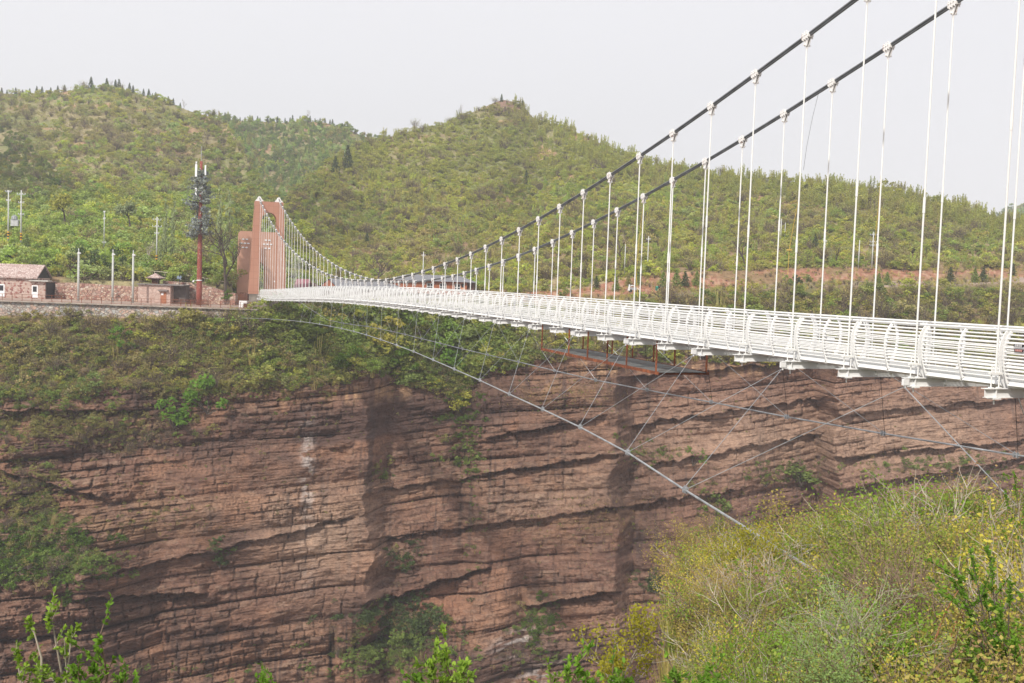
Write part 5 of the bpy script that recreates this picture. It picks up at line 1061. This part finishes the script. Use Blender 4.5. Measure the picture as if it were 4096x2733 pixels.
mb = MB(); mb.box(-17.3, 0, -.5, -1.42, 6, 2.15); mb.build('wall', ORW, hb); mb = MB(); mb.box(-1.415, .4, -.5, 0, 6, 2.15); mb.build('annex_wall', DBR, hb)
mb = MB(); mb._add([(-18, -.8, 2.1), (.4, -.8, 2.1), (.4, 6.6, 2.1), (-18, 6.6, 2.1), (-13.8, 2.9, 3.35), (-3.1, 2.9, 3.35)], [(0, 1, 5, 4), (1, 2, 5), (2, 3, 4, 5), (3, 0, 4), (0, 3, 2, 1)]); mb.build('roof', GREYR, hb)
for x0, x1 in ((-3.95, -2.75), (-7.0, -5.6), (-9.6, -8.2)):
    mb = MB(); mb.box(x0, -.06, .3, x1, 0, 1.7); wdw = mb.build('window_frame', WHITEP, hb); mb = MB(); m_ = (x0 + x1) / 2
    for a, b in ((x0 + .1, m_ - .04), (m_ + .04, x1 - .1)):
        for z0, z1 in ((.4, .95), (1.05, 1.62)): mb.box(a, -.075, z0, b, -.062, z1)
    mb.build('panes', DARKM, wdw)
mb = MB(); mb.box(-2.55, -.05, 1.05, -1.95, 0, 1.75); mb.build('shutter', DARKM, hb); mb = MB(); mb.box(-2.6, -.06, .62, -1.8, 0, .95); mb.build('notice', plain('pale_orange_board', (.65, .35, .22)), hb)
hb = root('maroon_roofed_shed', 1182, 1172, 205, 'shed with maroon roof seen through the hangers beside the tower', 'shed')
mb = MB(); mb.box(0, 0, -.5, 2.2, 4, 1.2); mb.build('wall', WHITEP, hb); mb = MB(); mb.prism([(-.5, 1.1), (2.2, 2.75), (4.6, 1.1)], 'x', -.3, 2.4); mb.build('roof', MAROON, hb)
hb = root('arched_porch', 1243, 1172, 206, 'dark arched porch roof between the maroon shed and the long hall', 'porch')
mb = MB(); mb.prism([(-1.9, .7), (-1.0, 1.5), (-.4, 1.95), (.3, 1.95), (1.0, 1.5), (2.2, .7), (2.2, .45), (1.0, 1.2), (0, 1.6), (-1.0, 1.2), (-1.9, .45)], 'y', -.2, 3); mb.build('roof', DBR, hb)
mb = MB(); [mb.box(q, 0, -.5, q + .18, .18, .9) for q in (-1.5, 1.4)]; mb.build('columns', ORW, hb)
# things left on the terrace
c_ = root('cargo_tricycle', 2530, 1170, 206.5, 'grey cargo tricycle with ragged white cover parked on the terrace', 'tricycle')
TY = plain('tyre_rubber', (.03, .03, .03), .8); GM = plain('grey_metal', (.35, .35, .36), .5)
mb = MB(); mb.box(-.75, -.5, .45, .7, .5, .95); mb.box(-.8, -.53, .93, .74, .53, 1.0); mb.build('cargo_box', GM, c_)
mb = MB(); mb.prism([(-.95, .35), (-.72, 1.5), (-.58, 1.55), (-.62, .3)], 'y', -.56, .5); mb.prism([(-.5, 1.25), (-.1, 1.45), (.3, 1.3), (.3, 1.2), (-.1, 1.32), (-.5, 1.17)], 'y', -.5, .5); mb.build('cover', WHITEP, c_)
for xx, yy in ((-.4, -.55), (-.4, .45)):
    mb = MB(); mb.tube([(xx, yy, .3), (xx, yy + .1, .3)], .3, 14); mb.build('wheel', TY, c_)
mb = MB(); mb.tube([(1.0, -.05, .3), (1.0, .05, .3)], .3, 14); mb.build('wheel', TY, c_)
mb = MB(); mb.tube([(.7, 0, .55), (.95, 0, .9), (1.0, 0, .3)], .03, 6); mb.tube([(.9, -.3, 1.1), (.95, 0, .95), (.9, .3, 1.1)], .02, 6); mb.box(.6, -.12, .85, .9, .12, .95); mb.prism([(.95, .9), (1.15, .75), (1.2, .6), (1.05, .55)], 'y', -.15, .15); mb.build('front_frame', WHITEP, c_)
c_ = root('bin', 2627, 1163, 208, 'green rubbish bin standing on the orange terrace', 'bin')
mb = MB(); mb.tube([(0, 0, 0), (0, 0, .72)], [.26, .31], 12); mb.build('body', plain('green_plastic', (.03, .28, .19), .5), c_); mb = MB(); mb.tube([(0, 0, .722), (0, 0, .80), (0, 0, .90)], [.33, .30, .12], 12); mb.build('lid', plain('green_plastic_lid', (.04, .34, .24), .5), c_)
c_ = root('sack', 2637, 1158, 208.4, 'black sack slumped behind the green bin', 'sack')
bm = bmesh.new(); bmesh.ops.create_icosphere(bm, subdivisions=2, radius=.4)
for v_ in bm.verts: v_.co.z *= 1.5; v_.co *= 1 + .15 * math.sin(v_.co.x * 9 + v_.co.z * 7); v_.co.z += .45; v_.co.x += .15 * max(0, v_.co.z - .5)
me = bpy.data.meshes.new('sack'); bm.to_mesh(me); bm.free(); me.materials.append(BLK); so_ = bpy.data.objects.new('bag', me); col.objects.link(so_); so_.parent = c_

# ------------------------------------------------------------------ foreground plants on the near bank
def bank_pt(u, v, dz=0.0):
    z = float(bank_z(np.array([u]), np.array([v]))[0]); return np.array([CAM[0], CAM[1], 0]) + UX * u + VY * v + np.array([0, 0, z + dz])
protoT = bpy.data.collections.new('thicket_kinds')
THK = []
for i in range(6):
    p = Plant(3000 + i); rs = p.rs; bare = i == 5
    for s in range(8 if i < 4 else 12):
        a = rs.uniform(0, 6.28); ln = rs.uniform(.1, .75); spec = dict(wig=.12, lev=2, nb=[6, 5], ang=.62, len=.60, nleaf=(3 if bare else (18 if i < 4 else 9)), spread=.028, leaf=.0108 if i % 2 else .0128, asp=1.6, lift=.05, t0=.2)
        p.branch((rs.normal() * .04, rs.normal() * .04, -.05), (math.cos(a) * ln, math.sin(a) * ln, 1), rs.uniform(.42, .62), .0085, 0, spec)
    lv, lf = p.leafmesh(); wv, wf = p.wood.v, p.wood.f
    me = bpy.data.meshes.new('shrub_%s' % chr(97 + i)); me.from_pydata([tuple(v) for v in lv] + list(wv), [], [tuple(f) for f in lf] + [tuple(len(lv) + k for k in f) for f in wf])
    me.materials.append(LEAF_I); me.materials.append(PALEBARK if i in (1, 5) else TWIG); me.polygons.foreach_set('material_index', np.array([0] * len(lf) + [1] * len(wf), dtype=np.int32)); me.update()
    protoT.objects.link(bpy.data.objects.new('shrub_%s' % chr(97 + i), me))
    THK.append((add_mesh('crown', lv, lf.astype(np.int32), LEAF_I, link=False).data, add_mesh('stems', wv, wf, TWIG, link=False).data))
pos, scl, tn, ix = [], [], [], []
n = 0
while n < 560:
    v = rng.uniform(8.5, 29.5); q = rng.uniform(float(np.interp(v, [8.5, 13, 20, 28], [.225, .205, .185, .195])), .62); u = q * v
    if v > float(bank_edge(np.array([u]))[0]) + (.9 if v > 11 else -.4): continue
    if (u < 2.1 and v < 16) or (.385 < q < .435 and 10.5 < v < 15.5): continue
    h = np.interp(q, [.13, .3, .5], [1.4, 2.4, 3.25]) * np.interp(v, [8, 14, 27], [.60, .72, 1.0]) * rng.uniform(.7, 1.1) * (1.3 if rng.uniform() < .07 else 1)
    pos.append(bank_pt(u, v)); scl.append((h * 1.15, h * 1.15, h)); brown = fbm(np.array([u / 2.2]), np.array([v / 2.2]), 901, 2)[0]
    k = rng.choice(['yg', 'g', 'g', 'bright', 'bright', 'ol']) if brown < .55 else rng.choice(['br', 'ol', 'yg', 'br']); tn.append(PA_(k) * rng.uniform(.9, 1.4) * np.array([1.14, 1.02, .85])); ix.append(rng.choice([0, 1, 2, 3, 4, 1]) if k != 'br' else (rng.choice([4, 5, 5]) if v > 12 else 4)); n += 1
scatter('thicket', 'dense yellow green spring thicket of thin branched shrubs filling the lower right', 'thicket', np.array(pos), np.array(scl), np.array(tn), np.array(ix), instancer_tree(protoT), .12)
n = 1500; pos = []; 
while len(pos) < n:
    v = rng.uniform(5, 30); u = rng.uniform(.05, .65) * v
    if v < float(bank_edge(np.array([u]))[0]) - .2: pos.append(bank_pt(u, v))
sel = rng.integers(0, 4, n); size = rng.uniform(.25, .7, n)
scatter('bank_grass', 'dry grass and low weeds under the near thicket', 'grass', np.array(pos), np.stack([size] * 3, 1), tints(['straw', 'ol', 'g', 'br'], sel, n), np.full(n, 6), GT)
def near_shrub(i, px, py, d, h, k, lab, wood=TWIG, tilt=(0, 0)):
    b = at(px, py, d); r = empty('shrub', tuple(b), rng.uniform(0, 6.28), lab, 'shrub'); r.rotation_euler = (tilt[0], tilt[1], rng.uniform(0, 6.28))
    for dat, nm, mt in ((THK[i][0], 'crown', LM[k]), (THK[i][1], 'stems', wood)):
        o = bpy.data.objects.new(nm, dat); col.objects.link(o); o.parent = r; o.scale = (h * 1.2, h * 1.2, h); o.material_slots[0].link = 'OBJECT'; o.material_slots[0].material = mt
LM['ygb'] = leafmat('leaves_fresh_yellow', (.36, .33, .05), False, .45); LM['fresh'] = leafmat('leaves_fresh_green', (.15, .27, .04), False, .45); LM['pale'] = leafmat('leaves_pale_green', (.27, .38, .15), False, .4)
for i, px, py, d, h, k, lab, wd in ((0, 3030, 2540, 21, 2.6, 'ygb', 'broad yellow flowering shrub at the left end of the thicket', PALEBARK), (2, 2840, 2520, 22, 2.2, 'ygb', 'yellow shrub hanging out furthest left over the canyon', PALEBARK), (1, 3000, 2830, 17, 1.8, 'yg', 'yellow green shrub below the flowering shrub at the thicket edge', TWIG),
        (5, 2950, 2900, 14, 2.0, 'ol', 'pale arching leafless shrub at the bottom left of the thicket', PALEBARK), (5, 3600, 2640, 13, 1.7, 'br', 'brown leafless shrub in the middle of the thicket', TWIG), (5, 3480, 2700, 15, 2.1, 'br', 'brown twiggy shrub left of the thicket hollow', TWIG),
        (3, 3420, 2740, 10.5, 1.15, 'pale', 'pale green forked sapling at the bottom of the thicket', PALEBARK), (0, 3280, 2850, 9, .9, 'pale', 'pale green bush at the bottom edge below the forked sapling', TWIG)):
    near_shrub(i, px, py, d, h, k, lab, wd)
for sd_, bx_, by_, dv_, Lb, lab in ((61, 3190, 2470, (-.95, .42), 1.45, 'yellow green tree leaning left over the canyon from the thicket edge'), (62, 3080, 2420, (-.6, .7), 1.15, 'small yellow green tree top crossing the thick wind cable')):
    p = Plant(sd_); d0_ = UX * dv_[0] + np.array([0, 0, dv_[1]]); p.branch((0, 0, 0), d0_, Lb, .035, 0, dict(wig=.12, lev=3, nb=[7, 5, 5], ang=.62, len=.55, nleaf=13, spread=.06, leaf=.034, lift=.03, t0=.2))
    q = at(bx_, by_, 21); r = empty('leaning_tree', tuple(q), 0, lab, 'tree'); p.wood.tube([(0, 0, 0), -d0_ * .35 + np.array([0, 0, -.25]), -d0_ * .5 + np.array([0, 0, -1.3])], [.035, .045, .06], 6)
    p.wood.build('branches', PALEBARK, r); v, f = p.leafmesh(); add_mesh('crown', v, f, LM['ygb'], r)
def real_leaves(P0_, D_, L, rs, n_side=.27):
    n = len(P0_); a = D_ / np.linalg.norm(D_, axis=1)[:, None]; b = np.cross(a, rs.normal(size=(n, 3)) * .6 + np.array([0, 0, 1.0])); b /= np.linalg.norm(b, axis=1)[:, None]; nn = np.cross(b, a); l_ = L * rs.uniform(.6, 1.2, n)[:, None]
    v = np.stack([P0_, P0_ + a * l_ * .35 + b * l_ * n_side + nn * l_ * .07, P0_ + a * l_ * .75 + b * l_ * n_side * .8 + nn * l_ * .05, P0_ + a * l_ - nn * l_ * .08, P0_ + a * l_ * .75 - b * l_ * n_side * .8 + nn * l_ * .05, P0_ + a * l_ * .35 - b * l_ * n_side + nn * l_ * .07, P0_ + a * l_ * .5], 1)
    f = np.array([[0, 1, 6, 5], [1, 2, 3, 6], [6, 3, 4, 5]]); F_ = (np.arange(n)[:, None, None] * 7 + f[None]).reshape(-1, 4); return v.reshape(-1, 3), F_
def leafy(tips, d, basepx, lab, seed, mat, L=.05, dens=60, name='leafy_sapling', wood=TWIG, spread=.13):
    rs = np.random.default_rng(seed); base = at(basepx[0], basepx[1], d); rt = empty(name, tuple(base), 0, lab, 'sapling'); mb = MB(); PP, DD = [], []
    for tx, ty in tips:
        tip = at(tx, ty, d * rs.uniform(.96, 1.04)) - base; mid = tip * .5 + rs.normal(size=3) * .06; mb.tube([(0, 0, -.6), mid, tip], [.012, .007, .003], 6, False); Lt = np.linalg.norm(tip)
        for s in range(7):
            t = rs.uniform(.35, 1.0); b0 = mid * 2 * t * (1 - t) + tip * t * t if t < 1 else tip; e = b0 + rs.normal(size=3) * spread * .55 + np.array([0, 0, .06]); mb.tube([b0, (b0 + e) / 2 + [0, 0, -.01], e], [.004, .003, .0015], 4, False)
            m = dens // 7; tt = rs.uniform(.25, 1, m)[:, None]; PP.append(b0 + (e - b0) * tt); dd = (e - b0) / np.linalg.norm(e - b0) + rs.normal(size=(m, 3)) * .75; DD.append(dd + [0, 0, .15])
        m = dens // 3; tt = rs.uniform(.82, 1.0, m)[:, None]; PP.append(tip * tt); DD.append(rs.normal(size=(m, 3)) * .7 + np.array([0, 0, .6]))
    mb.build('stems', wood, rt, smooth=True); v, f = real_leaves(np.concatenate(PP), np.concatenate(DD), L, rs); add_mesh('leaves', v, f, mat, rt)
FR = leafmat('broad_fresh_leaves', (.15, .27, .045), False, .4, .45); FR2 = leafmat('broad_light_leaves', (.23, .34, .07), False, .45, .45)
leafy([(200, 2440), (120, 2470), (290, 2520), (60, 2600)], 6.4, (170, 2950), 'light green sapling with reddish tips at the bottom left corner', 11, FR2, .034, 150, wood=PALEBARK)
leafy([(400, 2540), (380, 2640), (300, 2680)], 6.0, (360, 2960), 'bright green leafy shoot standing just right of the corner sapling', 12, FR, .034, 150)
leafy([(545, 2695), (490, 2715)], 5.8, (500, 2950), 'low leafy shoot at the bottom left beyond the bright shoot', 13, FR, .034, 80)
leafy([(1050, 2695), (1085, 2715)], 6.0, (1060, 2950), 'single bright leafy tip at the bottom edge left of the middle', 14, FR, .034, 70)
leafy([(1785, 2590), (1850, 2650), (1720, 2650), (1780, 2640), (1880, 2700)], 5.6, (1790, 2950), 'tall bright green shoot with rounded leaves at the bottom centre', 15, FR2, .036, 130)
leafy([(1685, 2710), (1730, 2722)], 5.6, (1700, 2950), 'small leafy tip left of the tall bright shoot', 16, FR, .034, 80)
leafy([(2190, 2630), (2220, 2700)], 6.0, (2210, 2950), 'lone leafy twig right of the tall bright shoot', 17, FR2, .032, 60)
leafy([(2315, 2645), (2270, 2680), (2340, 2720)], 5.8, (2310, 2950), 'bright leafy shoot in front of the yellow budding tree', 18, FR, .038, 110)
leafy([(2450, 2700), (2520, 2715)], 5.8, (2480, 2960), 'low bright shoot just right of the yellow budding tree', 19, FR, .035, 80)
leafy([(2690, 2670), (2710, 2700)], 6.4, (2700, 2950), 'narrow leafy tip at the bottom between canyon and thicket', 20, FR, .034, 70)
leafy([(2830, 2680), (2800, 2710), (2870, 2710)], 6.4, (2830, 2950), 'dark green leafy tuft at the bottom left of the thicket', 21, FR, .035, 100)
leafy([(3880, 2200), (3960, 2230), (3820, 2290), (4040, 2330), (3930, 2350), (3860, 2420), (4000, 2440)], 10.5, (4040, 2900), 'vivid green broad leaved sapling on the right side of the thicket', 22, LM['fresh'], .05, 200, spread=.30, wood=WOODY)
leafy([(3960, 2520), (4060, 2560), (3900, 2600), (4020, 2660), (3880, 2690)], 9.5, (4060, 3000), 'vivid green broad leaved shrub in the bottom right corner', 23, LM['fresh'], .045, 180, spread=.27, wood=WOODY)
leafy([(4060, 1900), (4100, 2000), (4020, 1960)], 17, (4080, 2400), 'fresh green shrub tops against the rock at the right edge', 24, LM['fresh'], .05, 170, spread=.35)
for j, (bx, by, tx, ty, sx) in enumerate(((3730, 2600, 3835, 2360, 3760), (3790, 2620, 3850, 2440, 3800), (3800, 2620, 3860, 2440, 3822))):
    mb = MB(); A_, B_, C_2 = at(bx, by, 11), at(sx + 10, (by + ty) / 2 - 30, 11), at(tx, ty, 11); pts_ = [A_ * (1 - t) ** 2 + B_ * 2 * t * (1 - t) + C_2 * t * t for t in np.linspace(0, 1, 9)]
    pts_ = [A_ - np.array([0, 0, .6])] + pts_; mb.tube(pts_, [.013] + [.012 - .009 * i / 8 for i in range(9)], 6); o = mb.build('cane', plain('red_brown_cane', (.36, .15, .07)))
    tag(o, ('longest arching red brown cane in the thicket hollow', 'middle red brown cane in the thicket hollow', 'right hand red brown cane in the thicket hollow')[j], 'cane')
# slim yellow tree rooted on the steep bank below the camera
p = Plant(55); p.branch((0, 0, 0), (0, .05, 1), 1.35, .03, 0, dict(wig=.08, lev=3, nb=[7, 5, 4], ang=.55, len=.5, nleaf=14, spread=.06, leaf=.034, lift=.08, t0=.3))
q = at(2390, 2990, 16); r = empty('budding_tree', tuple(q), 0, 'slim pale yellow budding tree in front of the lower cliff', 'tree'); p.wood.build('branches', PALEBARK, r); v, f = p.leafmesh(); add_mesh('crown', v, f, LM['ygb'], r)
mb = MB(); mb.tube([(0, 0, 0), (.3, .3, -3), (.2, .8, -9)], [.05, .07, .1], 7); mb.build('trunk', PALEBARK, r)
# ------------------------------------------------------------------ haze: the pale air of the day
hz = MB(); hz.box(-420, -75, -92, 700, 1700, 260)
HZ = bpy.data.materials.new('haze'); HZ.use_nodes = True; t = HZ.node_tree; t.nodes.clear(); out = t.nodes.new('ShaderNodeOutputMaterial'); pv = t.nodes.new('ShaderNodeVolumePrincipled')
pv.inputs['Density'].default_value = 0.00042; pv.inputs['Color'].default_value = (.86, .88, .95, 1); pv.inputs['Anisotropy'].default_value = 0.2
t.links.new(pv.outputs[0], out.inputs['Volume']); ho = hz.build('haze', HZ); ho['kind'] = 'stuff'
scene.cycles.volume_bounces = 1
